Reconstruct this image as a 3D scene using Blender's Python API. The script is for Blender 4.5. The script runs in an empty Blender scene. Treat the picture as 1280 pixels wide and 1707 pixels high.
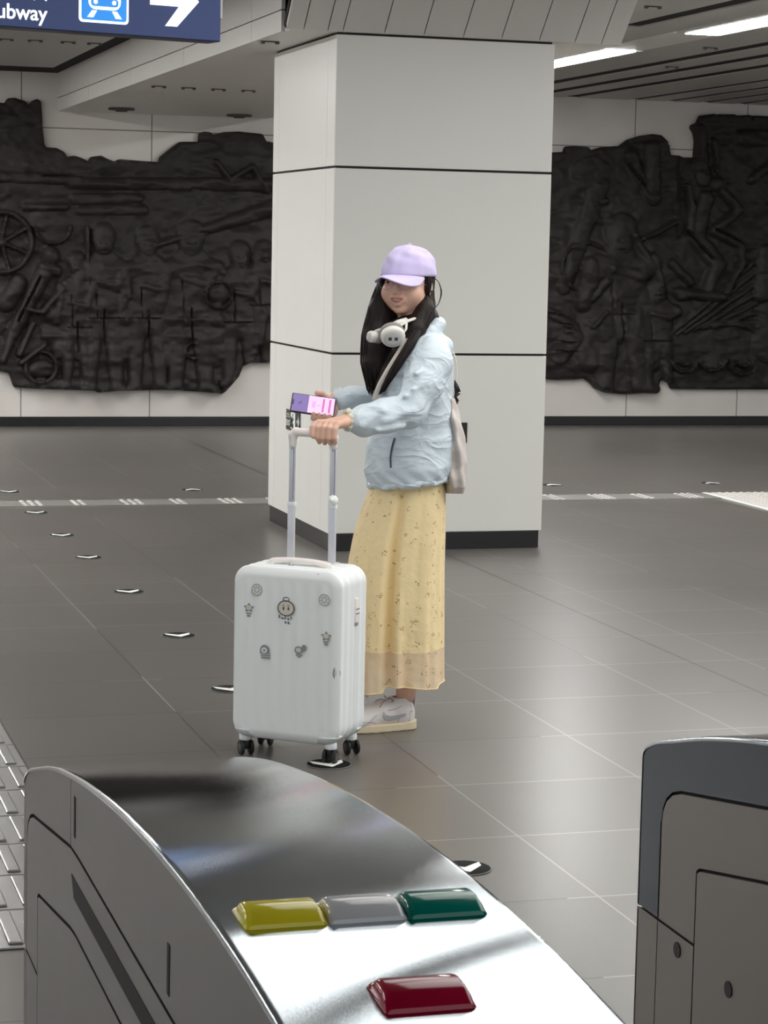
import bpy, bmesh, math, random
import numpy as np
from mathutils import Vector, Matrix, Euler
random.seed(7); np.random.seed(7)
PI = math.pi
scn = bpy.context.scene
col = scn.collection

# ------------------------------------------------------------------ camera, world, exposure
YAW, PITCH, ROLL, FPX, EYE = 0.2854, 0.1158, 0.0207, 3801.094, 1.60
cam_d = bpy.data.cameras.new('camera'); cam = bpy.data.objects.new('camera', cam_d); col.objects.link(cam)
scn.camera = cam
cam_d.sensor_fit = 'VERTICAL'; cam_d.sensor_height = 24.0; cam_d.lens = FPX * 24.0 / 1707.0
cam_d.clip_start = 0.05; cam_d.clip_end = 200
_F = Vector((math.sin(YAW)*math.cos(PITCH), math.cos(YAW)*math.cos(PITCH), -math.sin(PITCH)))
_R = Vector((math.cos(YAW), -math.sin(YAW), 0)); _U = _R.cross(_F)
_R2 = _R*math.cos(ROLL) + _U*math.sin(ROLL); _U2 = -_R*math.sin(ROLL) + _U*math.cos(ROLL)
M = Matrix((( _R2.x,_U2.x,-_F.x,0),(_R2.y,_U2.y,-_F.y,0),(_R2.z,_U2.z,-_F.z,EYE),(0,0,0,1)))
cam.matrix_world = M
cam_d.dof.use_dof = True; cam_d.dof.focus_distance = 7.6; cam_d.dof.aperture_fstop = 45

world = bpy.data.worlds.new('world'); scn.world = world; world.use_nodes = True
bg = world.node_tree.nodes['Background']; bg.inputs[0].default_value = (0.92, 0.96, 1.0, 1); bg.inputs[1].default_value = 1.0
scn.view_settings.view_transform = 'Standard'
scn.view_settings.look = 'None'
scn.view_settings.gamma = 1.0
scn.view_settings.use_curve_mapping = False
scn.view_settings.exposure = 0.0
LAMP_EMIT = 26.0
FILL_PANEL_EMIT = 2.15  # glow of the added ceiling panels

# ------------------------------------------------------------------ materials
def srgb(r, g, b):
    f = lambda c: ((c/255.0+0.055)/1.055)**2.4 if c > 10 else c/255.0/12.92
    return (f(r), f(g), f(b), 1)
def mat(name, colr, rough=0.5, metal=0.0, emit=None, estr=0.0, bump=None, spec=0.45, trans=0.0, alpha=1.0, vary=None, aniso=0):
    m = bpy.data.materials.new(name); m.use_nodes = True
    nt = m.node_tree; b = nt.nodes['Principled BSDF']
    b.inputs['Base Color'].default_value = colr; b.inputs['Roughness'].default_value = rough
    b.inputs['Metallic'].default_value = metal; b.inputs['Specular IOR Level'].default_value = spec
    b.inputs['Alpha'].default_value = alpha; b.inputs['Transmission Weight'].default_value = trans
    if aniso: b.inputs['Anisotropic'].default_value = aniso
    if emit: b.inputs['Emission Color'].default_value = emit; b.inputs['Emission Strength'].default_value = estr
    tc = nt.nodes.new('ShaderNodeTexCoord')
    def noise(scale, stretch=(1,1,1), detail=4):
        mp = nt.nodes.new('ShaderNodeMapping'); mp.inputs['Scale'].default_value = stretch
        nt.links.new(tc.outputs['Object'], mp.inputs[0])
        n = nt.nodes.new('ShaderNodeTexNoise'); n.inputs['Scale'].default_value = scale; n.inputs['Detail'].default_value = detail
        nt.links.new(mp.outputs[0], n.inputs['Vector']); return n
    if bump:
        n = noise(bump[0], bump[2] if len(bump) > 2 else (1,1,1))
        bp = nt.nodes.new('ShaderNodeBump'); bp.inputs['Strength'].default_value = 1.0; bp.inputs['Distance'].default_value = bump[1]
        nt.links.new(n.outputs[0], bp.inputs['Height']); nt.links.new(bp.outputs[0], b.inputs['Normal'])
    if vary:
        n = noise(vary[0], vary[2] if len(vary) > 2 else (1,1,1))
        mr = nt.nodes.new('ShaderNodeMapRange'); mr.inputs[3].default_value = 1-vary[1]; mr.inputs[4].default_value = 1+vary[1]
        nt.links.new(n.outputs[0], mr.inputs[0])
        mx = nt.nodes.new('ShaderNodeVectorMath'); mx.operation = 'SCALE'; mx.inputs[0].default_value = colr[:3]
        nt.links.new(mr.outputs[0], mx.inputs[3]); nt.links.new(mx.outputs[0], b.inputs['Base Color'])
    return m

class NT:
    def __init__(s, m): s.nt = m.node_tree
    def n(s, t, **kw):
        x = s.nt.nodes.new(t)
        for k, v in kw.items(): setattr(x, k, v)
        return x
    def l(s, a, b): s.nt.links.new(a, b)
    def math(s, op, a, b=None, c=None):
        x = s.n('ShaderNodeMath', operation=op)
        for i, v in enumerate((a, b, c)):
            if v is None: continue
            if isinstance(v, (int, float)): x.inputs[i].default_value = v
            else: s.l(v, x.inputs[i])
        return x.outputs[0]
    def mix(s, f, a, b):
        x = s.n('ShaderNodeMix', data_type='RGBA')
        for i, v in ((0, f), (6, a), (7, b)):
            if isinstance(v, (int, float, tuple)): x.inputs[i].default_value = v
            else: s.l(v, x.inputs[i])
        return x.outputs[2]

def floor_material():
    m = mat('dark_floor_tile', srgb(92,89,86), 0.3); g = NT(m); b = m.node_tree.nodes['Principled BSDF']
    tc = g.n('ShaderNodeTexCoord'); sep = g.n('ShaderNodeSeparateXYZ'); g.l(tc.outputs['Object'], sep.inputs[0])
    X, Y = sep.outputs[0], sep.outputs[1]
    def lines(c, off, per, w):
        u = g.math('FRACT', g.math('DIVIDE', g.math('SUBTRACT', c, off-600*per), per))
        d = g.math('MINIMUM', u, g.math('SUBTRACT', 1.0, u))
        return g.math('LESS_THAN', d, w/per), g.math('FLOOR', g.math('DIVIDE', g.math('SUBTRACT', c, off-600*per), per))
    lx, ix = lines(X, 1.494, 0.6, 0.0026); ly, iy = lines(Y, 6.965, 0.6, 0.0034)
    jd = g.math('LESS_THAN', g.math('ABSOLUTE', g.math('SUBTRACT', X, 3.664)), 0.0065)
    cmb = g.n('ShaderNodeCombineXYZ'); g.l(ix, cmb.inputs[0]); g.l(iy, cmb.inputs[1])
    wn = g.n('ShaderNodeTexWhiteNoise', noise_dimensions='2D'); g.l(cmb.outputs[0], wn.inputs['Vector'])
    mp = g.n('ShaderNodeMapping'); mp.inputs['Scale'].default_value = (1.6, 9, 1); g.l(tc.outputs['Object'], mp.inputs[0])
    n1 = g.n('ShaderNodeTexNoise'); n1.inputs['Scale'].default_value = 1.6; n1.inputs['Detail'].default_value = 7; g.l(mp.outputs[0], n1.inputs['Vector'])
    n2 = g.n('ShaderNodeTexNoise'); n2.inputs['Scale'].default_value = 0.7; n2.inputs['Detail'].default_value = 3; g.l(tc.outputs['Object'], n2.inputs['Vector'])
    v = g.math('ADD', g.math('MULTIPLY', g.math('SUBTRACT', n1.outputs[0], 0.5), 0.28), g.math('MULTIPLY', g.math('SUBTRACT', wn.outputs[0], 0.5), 0.10))
    v = g.math('ADD', v, g.math('MULTIPLY', g.math('SUBTRACT', n2.outputs[0], 0.5), 0.25))
    v = g.math('ADD', v, 1.0)
    sc = g.n('ShaderNodeVectorMath', operation='SCALE'); sc.inputs[0].default_value = srgb(99,95,91)[:3]; g.l(v, sc.inputs[3])
    ln = g.math('MAXIMUM', lx, ly)
    # worn pale grout in places, dark in others
    n3 = g.n('ShaderNodeTexNoise'); n3.inputs['Scale'].default_value = 0.55; g.l(tc.outputs['Object'], n3.inputs['Vector'])
    pale = g.math('GREATER_THAN', n3.outputs[0], 0.52)
    gcol = g.mix(pale, srgb(58,55,53), srgb(150,147,143))
    c = g.mix(g.math('MULTIPLY', ln, 0.85), sc.outputs[0], gcol)
    c = g.mix(g.math('MULTIPLY', jd, 0.9), c, srgb(36,34,33))
    g.l(c, b.inputs['Base Color'])
    r = g.math('ADD', 0.27, g.math('MULTIPLY', n1.outputs[0], 0.05)); g.l(r, b.inputs['Roughness'])
    bp = g.n('ShaderNodeBump'); bp.inputs['Distance'].default_value = 0.0003; bp.inputs['Strength'].default_value = 0.3
    g.l(g.math('SUBTRACT', 1.0, g.math('MAXIMUM', ln, jd)), bp.inputs['Height']); g.l(bp.outputs[0], b.inputs['Normal'])
    return m

def wall_material():
    m = mat('stone_wall_panel', srgb(205,200,194), 0.5); g = NT(m); b = m.node_tree.nodes['Principled BSDF']
    tc = g.n('ShaderNodeTexCoord'); sep = g.n('ShaderNodeSeparateXYZ'); g.l(tc.outputs['Object'], sep.inputs[0])
    u = g.math('FRACT', g.math('DIVIDE', g.math('SUBTRACT', sep.outputs[0], 8.10-112), 1.12))
    lx = g.math('LESS_THAN', g.math('MINIMUM', u, g.math('SUBTRACT', 1.0, u)), 0.0045)
    lz = g.math('LESS_THAN', g.math('ABSOLUTE', g.math('SUBTRACT', sep.outputs[2], 2.548)), 0.005)
    n = g.n('ShaderNodeTexNoise'); n.inputs['Scale'].default_value = 1.3; n.inputs['Detail'].default_value = 5; g.l(tc.outputs['Object'], n.inputs['Vector'])
    c = g.mix(n.outputs[0], srgb(192,184,177), srgb(232,228,222))
    c = g.mix(g.math('MULTIPLY', g.math('MAXIMUM', lx, lz), 0.75), c, srgb(70,66,64))
    g.l(c, b.inputs['Base Color'])
    return m

def skirt_material():
    m = mat('floral_chiffon', srgb(238,214,150), 0.8); g = NT(m); b = m.node_tree.nodes['Principled BSDF']
    uv = g.n('ShaderNodeUVMap'); uv.uv_map = 'UVMap'
    nz = g.n('ShaderNodeTexNoise'); nz.inputs['Scale'].default_value = 30; g.l(uv.outputs[0], nz.inputs['Vector'])
    big = g.n('ShaderNodeTexVoronoi'); big.inputs['Scale'].default_value = 25; big.inputs['Randomness'].default_value = 0.85; g.l(uv.outputs[0], big.inputs['Vector'])
    sm = g.n('ShaderNodeTexVoronoi'); sm.inputs['Scale'].default_value = 190; g.l(uv.outputs[0], sm.inputs['Vector'])
    big.inputs['Scale'].default_value = 29; nz.inputs['Scale'].default_value = 60
    cl = g.math('LESS_THAN', g.math('ADD', big.outputs['Distance'], g.math('MULTIPLY', g.math('SUBTRACT', nz.outputs[0], 0.5), 0.5)), 0.30)
    dt = g.math('LESS_THAN', sm.outputs['Distance'], 0.42)
    sepc = g.n('ShaderNodeSeparateColor'); g.l(sm.outputs['Color'], sepc.inputs[0])
    pick = g.math('GREATER_THAN', sepc.outputs[0], 0.2)
    msk = g.math('MULTIPLY', g.math('MULTIPLY', cl, dt), pick)
    hue = g.mix(sepc.outputs[1], srgb(118,66,52), srgb(150,118,70))
    tcn = g.n('ShaderNodeTexCoord'); sp = g.n('ShaderNodeSeparateXYZ'); g.l(tcn.outputs['Object'], sp.inputs[0])
    sheer = g.math('LESS_THAN', sp.outputs[2], 0.275)
    base = g.mix(sheer, srgb(245,223,173), srgb(243,218,180))
    c = g.mix(g.math('MULTIPLY', msk, 0.8), base, hue)
    g.l(c, b.inputs['Base Color'])
    g.l(g.math('SUBTRACT', 1.0, g.math('MULTIPLY', sheer, 0.16)), b.inputs['Alpha'])
    nb = g.n('ShaderNodeTexNoise'); nb.inputs['Scale'].default_value = 26; g.l(tcn.outputs['Object'], nb.inputs['Vector'])
    bp = g.n('ShaderNodeBump'); bp.inputs['Distance'].default_value = 0.006; g.l(nb.outputs[0], bp.inputs['Height']); g.l(bp.outputs[0], b.inputs['Normal'])
    return m

def steel_material(name, colr, rough, streak=(1,40,1), amount=0.1):
    m = mat(name, colr, rough, 1.0, bump=(90, 0.00004 if rough < .1 else .00012, streak)); g = NT(m); b = m.node_tree.nodes['Principled BSDF']
    tc = g.n('ShaderNodeTexCoord'); n = g.n('ShaderNodeTexNoise'); n.inputs['Scale'].default_value = 9; n.inputs['Detail'].default_value = 6
    g.l(tc.outputs['Object'], n.inputs['Vector'])
    g.l(g.math('ADD', rough-amount/2, g.math('MULTIPLY', n.outputs[0], amount)), b.inputs['Roughness'])
    return m

def cloth_material(name, c, rough):
    m = mat(name, c, rough); g = NT(m); b = m.node_tree.nodes['Principled BSDF']; tc = g.n('ShaderNodeTexCoord')
    def rid(scale, dist, st, rot):
        mp = g.n('ShaderNodeMapping'); mp.inputs['Scale'].default_value = st; mp.inputs['Rotation'].default_value = rot; g.l(tc.outputs['Object'], mp.inputs[0])
        n = g.n('ShaderNodeTexNoise'); n.inputs['Scale'].default_value = scale; n.inputs['Detail'].default_value = 2; n.inputs['Distortion'].default_value = dist; g.l(mp.outputs[0], n.inputs['Vector'])
        return g.math('POWER', g.math('SUBTRACT', 1.0, g.math('ABSOLUTE', g.math('SUBTRACT', g.math('MULTIPLY', n.outputs[0], 2.0), 1.0))), 3.0)
    h = g.math('ADD', rid(5.5, 1.0, (1,1,2.0), (0,.7,0)), g.math('MULTIPLY', rid(15, .6, (1,1,1.5), (.4,-.6,0)), .22))
    bp = g.n('ShaderNodeBump'); bp.inputs['Distance'].default_value = .0055; g.l(h, bp.inputs['Height']); g.l(bp.outputs[0], b.inputs['Normal'])
    return m
MT = dict(
 floor=floor_material(), wall=wall_material(),
 ceiling=mat('grey_ceiling_panel', srgb(178,175,171), 0.42, vary=(2.5,0.05)),
 soffit=mat('white_soffit_panel', srgb(214,211,206), 0.42, vary=(2,0.05)),
 fill_lamp=mat('fill_lamp_diffuser', (1,1,1,1), 0.5, emit=(1,0.99,0.97,1), estr=LAMP_EMIT*1.9),
 void=mat('void_shade', srgb(12,11,11), 0.9),  # near-black colour stands for the unlit space above the panels
 base=mat('dark_skirting', srgb(28,28,29), 0.25, vary=(5,0.1)),
 pillar=mat('white_enamel_panel', srgb(222,222,216), 0.3, bump=(14,0.0006), vary=(3,0.02)),
 gap=mat('dark_joint', srgb(34,32,30), 0.8),
 lamp=mat('lamp_diffuser', (1,1,1,1), 0.5, emit=(1,0.99,0.97,1), estr=LAMP_EMIT), lamp3=mat('brightest_lamp_diffuser', (1,1,1,1), 0.5, emit=(1,0.99,0.97,1), estr=LAMP_EMIT*2.4),
 fill_panel=mat('added_luminous_panel', (1,1,1,1), 0.5, emit=(1,0.99,0.96,1), estr=FILL_PANEL_EMIT),
 bronze=mat('dark_bronze', srgb(39,35,33), 0.6, 0.0, bump=(30,0.004), vary=(5,0.25), spec=0.35),
 steel_top=steel_material('brushed_steel_top', srgb(188,197,203), 0.06, (60,1.5,1), 0.05),
 steel_side=steel_material('satin_steel_side', srgb(150,148,146), 0.38, (1,1,30), 0.06),
 steel_dark=steel_material('polished_dark_frame', srgb(104,110,118), 0.24, (1,1,10), 0.05),
 steel_panel=steel_material('satin_steel_panel', srgb(158,153,149), 0.42, (1,1,30), 0.05),
 black=mat('black_plastic', srgb(22,22,23), 0.4), rubber=mat('black_rubber', srgb(30,28,28), 0.6),
 glassblack=mat('smoked_strip', srgb(30,29,29), 0.5, spec=.2),
 yellow=mat('yellow_lens', srgb(248,230,50), 0.12, vary=(20,0.04)), white_lens=mat('white_lens', srgb(226,226,228), 0.12, vary=(20,0.03)),
 green=mat('teal_lens', srgb(0,132,114), 0.12, vary=(20,0.04)), red=mat('crimson_lens', srgb(172,18,54), 0.12, vary=(20,0.04)),
 case=mat('white_polycarbonate', srgb(244,248,247), 0.36, bump=(60,0.0003), vary=(4,0.015)),
 case_trim=mat('pale_grey_trim', srgb(205,210,210), 0.4, vary=(9,0.03)),
 case_pink=mat('pinkish_white_plastic', srgb(244,236,232), 0.4, vary=(9,0.02)),
 pole=mat('silver_white_tube', srgb(212,214,222), 0.3, 0.3, vary=(20,0.03)),
 pole_edge=mat('grey_tube_channel', srgb(142,146,154), 0.4, 0.4),
 stick_grey=mat('grey_sticker_ink', srgb(146,148,150), 0.5), stick_tan=mat('cream_sticker', srgb(218,212,196), 0.5, vary=(60,0.05)),
 stick_white=mat('white_sticker', srgb(232,232,228), 0.5), stick_dark=mat('dark_sticker_ink', srgb(80,80,82), 0.5),
 skin=mat('skin', srgb(226,182,160), 0.5, vary=(30,0.05), bump=(140,0.0003)), lips=mat('lip', srgb(196,124,112), 0.4, vary=(60,0.04)),
 teeth=mat('tooth_enamel', srgb(235,228,218), 0.3), eye=mat('eye_white', srgb(215,208,202), 0.2), iris=mat('dark_iris', srgb(30,20,16), 0.1),
 hair=mat('dark_brown_hair', srgb(25,15,12), 0.5, bump=(260,0.0006,(1,1,0.04)), vary=(120,0.3,(1,1,0.03)), spec=.3),
 cap=mat('lilac_cotton', srgb(209,198,236), 0.85, bump=(220,0.0004), vary=(22,0.03)),
 jacket=cloth_material('pale_blue_nylon', srgb(211,224,232), 0.5),
 jacket_in=mat('blue_grey_lining', srgb(150,170,180), 0.7, vary=(8,0.03)),
 zipc=mat('slate_zip', srgb(70,82,96), 0.5),
 skirt=skirt_material(), hem=mat('cream_hem', srgb(240,214,160), 0.8),
 shoe=mat('white_leather', srgb(232,226,224), 0.42, vary=(30,0.03), bump=(80,0.0004)), sole=mat('aged_cream_sole', srgb(222,208,176), 0.55, vary=(20,0.06)),
 swoosh=mat('silver_grey_leather', srgb(188,190,194), 0.35), stitch=mat('taupe_stitch', srgb(150,136,132), 0.6), lace=mat('taupe_lace', srgb(176,156,150), 0.8, vary=(90,0.08)),
 lining=mat('pink_lining', srgb(214,186,178), 0.8),
 phones=mat('ivory_plastic', srgb(232,228,220), 0.3, vary=(20,0.02)), cushion=mat('grey_cushion', srgb(148,142,142), 0.7, bump=(90,0.0006)),
 cup=mat('cup_cap_grey', srgb(206,204,202), 0.35),
 bag=mat('beige_grey_canvas', srgb(204,196,190), 0.75, bump=(18,0.006), vary=(10,0.05)), strap=mat('cream_strap', srgb(226,218,208), 0.8, vary=(40,0.04)),
 phone=mat('graphite_phone_case', srgb(48,44,52), 0.35), scrunch=mat('cream_scrunchie', srgb(222,218,202), 0.7, bump=(60,0.003)),
 blue=mat('navy_sign_panel', srgb(34,52,98), 0.4, emit=srgb(40,62,118), estr=0.32), bluebox=mat('navy_sign_frame', srgb(24,36,68), 0.4),
 signwhite=mat('lit_white_lettering', (1,1,1,1), 0.5, emit=(1,1,1,1), estr=1.15), signblue=mat('lit_blue_icon', srgb(40,130,215), 0.5, emit=srgb(45,140,225), estr=0.75),
 blacksign=mat('black_sticker', srgb(24,26,24), 0.35), greensign=mat('green_black_sticker', srgb(24,40,32), 0.35), whiteink=mat('white_print', srgb(225,226,222), 0.5),
 disc=mat('black_disc', srgb(16,18,17), 0.7, spec=.1), discwhite=mat('white_arrow_print', srgb(235,235,230), 0.5, emit=(1,1,1,1), estr=0.06), discrim=mat('steel_disc_rim', srgb(120,122,120), 0.6, 0.3),
 tact=mat('grey_tactile_strip', srgb(118,115,112), 0.45, 0.0, vary=(7,0.06)), stud=mat('bright_stud', srgb(182,179,175), 0.45),
 paver=steel_material('stainless_tactile_paver', srgb(160,159,157), 0.32, (1,20,1), 0.12),
 fitting=mat('dark_ceiling_fitting', srgb(84,80,77), 0.6),
)

# ------------------------------------------------------------------ object helpers
def obj(name, me_or_bm, m, parent=None, smooth=False, auto=None):
    if isinstance(me_or_bm, bmesh.types.BMesh):
        me = bpy.data.meshes.new(name); bmesh.ops.recalc_face_normals(me_or_bm, faces=me_or_bm.faces[:]); me_or_bm.to_mesh(me); me_or_bm.free()
    else: me = me_or_bm
    o = bpy.data.objects.new(name, me); col.objects.link(o)
    if m is not None and len(me.materials) == 0: me.materials.append(MT[m] if isinstance(m, str) else m)
    if smooth: me.shade_smooth()
    if auto is not None:
        me.shade_smooth()
        try: me.set_sharp_from_angle(angle=math.radians(auto))
        except Exception: pass
    if parent is not None: o.parent = parent
    return o
def tag(o, label=None, cat=None, group=None, kind=None):
    if label: o['label'] = label
    if cat: o['category'] = cat
    if group: o['group'] = group
    if kind: o['kind'] = kind
    return o
def thing(name, label, cat, loc=(0,0,0), rz=0, group=None):
    o = bpy.data.objects.new(name, None); col.objects.link(o); o.location = loc; o.rotation_euler = (0,0,rz); o.empty_display_size = 0.1
    return tag(o, label, cat, group)
def struct(name, bm, m, **k): return tag(obj(name, bm, m, **k), kind='structure')
def copy_tree(o, parent=None):
    c = o.copy(); col.objects.link(c); c.parent = parent
    for ch in list(o.children): copy_tree(ch, c)
    return c
def box(bm, x0, x1, y0, y1, z0, z1, bev=0.0, mtx=None):
    r = bmesh.ops.create_cube(bm, size=1.0); vs = r['verts']
    for v in vs: v.co = Vector((x0+(v.co.x+.5)*(x1-x0), y0+(v.co.y+.5)*(y1-y0), z0+(v.co.z+.5)*(z1-z0)))
    if bev > 0:
        es = list({e for v in vs for e in v.link_edges})
        rr = bmesh.ops.bevel(bm, geom=es, offset=bev, segments=2, affect='EDGES', profile=0.6)
        vs = list({v for f in rr['faces'] for v in f.verts} | {v for v in vs if v.is_valid})
    if mtx is not None: bmesh.ops.transform(bm, matrix=mtx, verts=vs)
    return bm
def B(*a, **k): return box(bmesh.new(), *a, **k)
def prism(pts, a0, a1, axis='Y', bm=None, bev=0.0):
    """pts 2D polygon extruded along axis between a0 and a1"""
    bm = bm or bmesh.new()
    def P(p, a):
        return {'X': (a, p[0], p[1]), 'Y': (p[0], a, p[1]), 'Z': (p[0], p[1], a)}[axis]
    A = [bm.verts.new(P(p, a0)) for p in pts]; Bv = [bm.verts.new(P(p, a1)) for p in pts]
    n = len(pts); fs = [bm.faces.new(A), bm.faces.new(Bv[::-1])]
    for i in range(n): bm.faces.new((A[i], Bv[i], Bv[(i+1) % n], A[(i+1) % n]))
    if bev > 0:
        es = list({e for f in fs for e in f.edges}); bmesh.ops.bevel(bm, geom=es, offset=bev, segments=2, affect='EDGES', profile=0.6)
    return bm
def tube(bm, pts, rad, seg=8, cap=True, flat=None):
    """sweep a circle (radius list or number) along pts; flat=(axis vector, ratio) squashes it"""
    P = [Vector(p) for p in pts]; n = len(P)
    R = rad if hasattr(rad, '__len__') else [rad]*n
    up = None; rings = []
    for i in range(n):
        t = (P[min(i+1, n-1)]-P[max(i-1, 0)]).normalized()
        if up is None:
            up = Vector((0,0,1)) if abs(t.z) < .9 else Vector((1,0,0))
            if flat: up = Vector(flat[0])
        s = t.cross(up).normalized(); u = s.cross(t).normalized(); up = u
        k = flat[1] if flat else 1.0
        rings.append([bm.verts.new(P[i]+(s*math.cos(2*PI*j/seg)+u*k*math.sin(2*PI*j/seg))*R[i]) for j in range(seg)])
    for i in range(n-1):
        for j in range(seg): bm.faces.new((rings[i][j], rings[i][(j+1) % seg], rings[i+1][(j+1) % seg], rings[i+1][j]))
    if cap: bm.faces.new(rings[0][::-1]); bm.faces.new(rings[-1])
    return bm
def cyl(bm, p0, p1, r, seg=20, bev=0):
    p0 = Vector(p0); p1 = Vector(p1); d = (p1-p0)
    if bev:
        n = d.normalized(); return tube(bm, [p0, p0+n*bev*.3, p0+n*bev, p1-n*bev, p1-n*bev*.3, p1], [r-bev, r-bev*.3, r, r, r-bev*.3, r-bev], seg)
    return tube(bm, [p0, p1], r, seg)
def ball(bm, c, r, mtx=None, seg=20):
    rr = bmesh.ops.create_uvsphere(bm, u_segments=seg, v_segments=seg//2+2, radius=1.0)
    S = Matrix.Diagonal((*((r,)*3 if not hasattr(r, '__len__') else r), 1))
    T = Matrix.Translation(Vector(c)) @ (mtx or Matrix.Identity(4)) @ S
    bmesh.ops.transform(bm, matrix=T, verts=rr['verts']); return bm
def mesh_from(name, V, Fc):
    me = bpy.data.meshes.new(name); me.from_pydata([tuple(map(float, v)) for v in V], [], [tuple(map(int, f)) for f in Fc]); me.validate(); me.update(); return me
def spline(pts, n=6):
    """Catmull-Rom through pts"""
    P = [np.array(p, float) for p in pts]; P = [2*P[0]-P[1]]+P+[2*P[-1]-P[-2]]; out = []
    for i in range(1, len(P)-2):
        for k in range(n):
            t = k/n; a, b, c, d = P[i-1], P[i], P[i+1], P[i+2]
            out.append(0.5*((2*b)+(-a+c)*t+(2*a-5*b+4*c-d)*t*t+(-a+3*b-3*c+d)*t**3))
    out.append(P[-2]); return out

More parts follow.
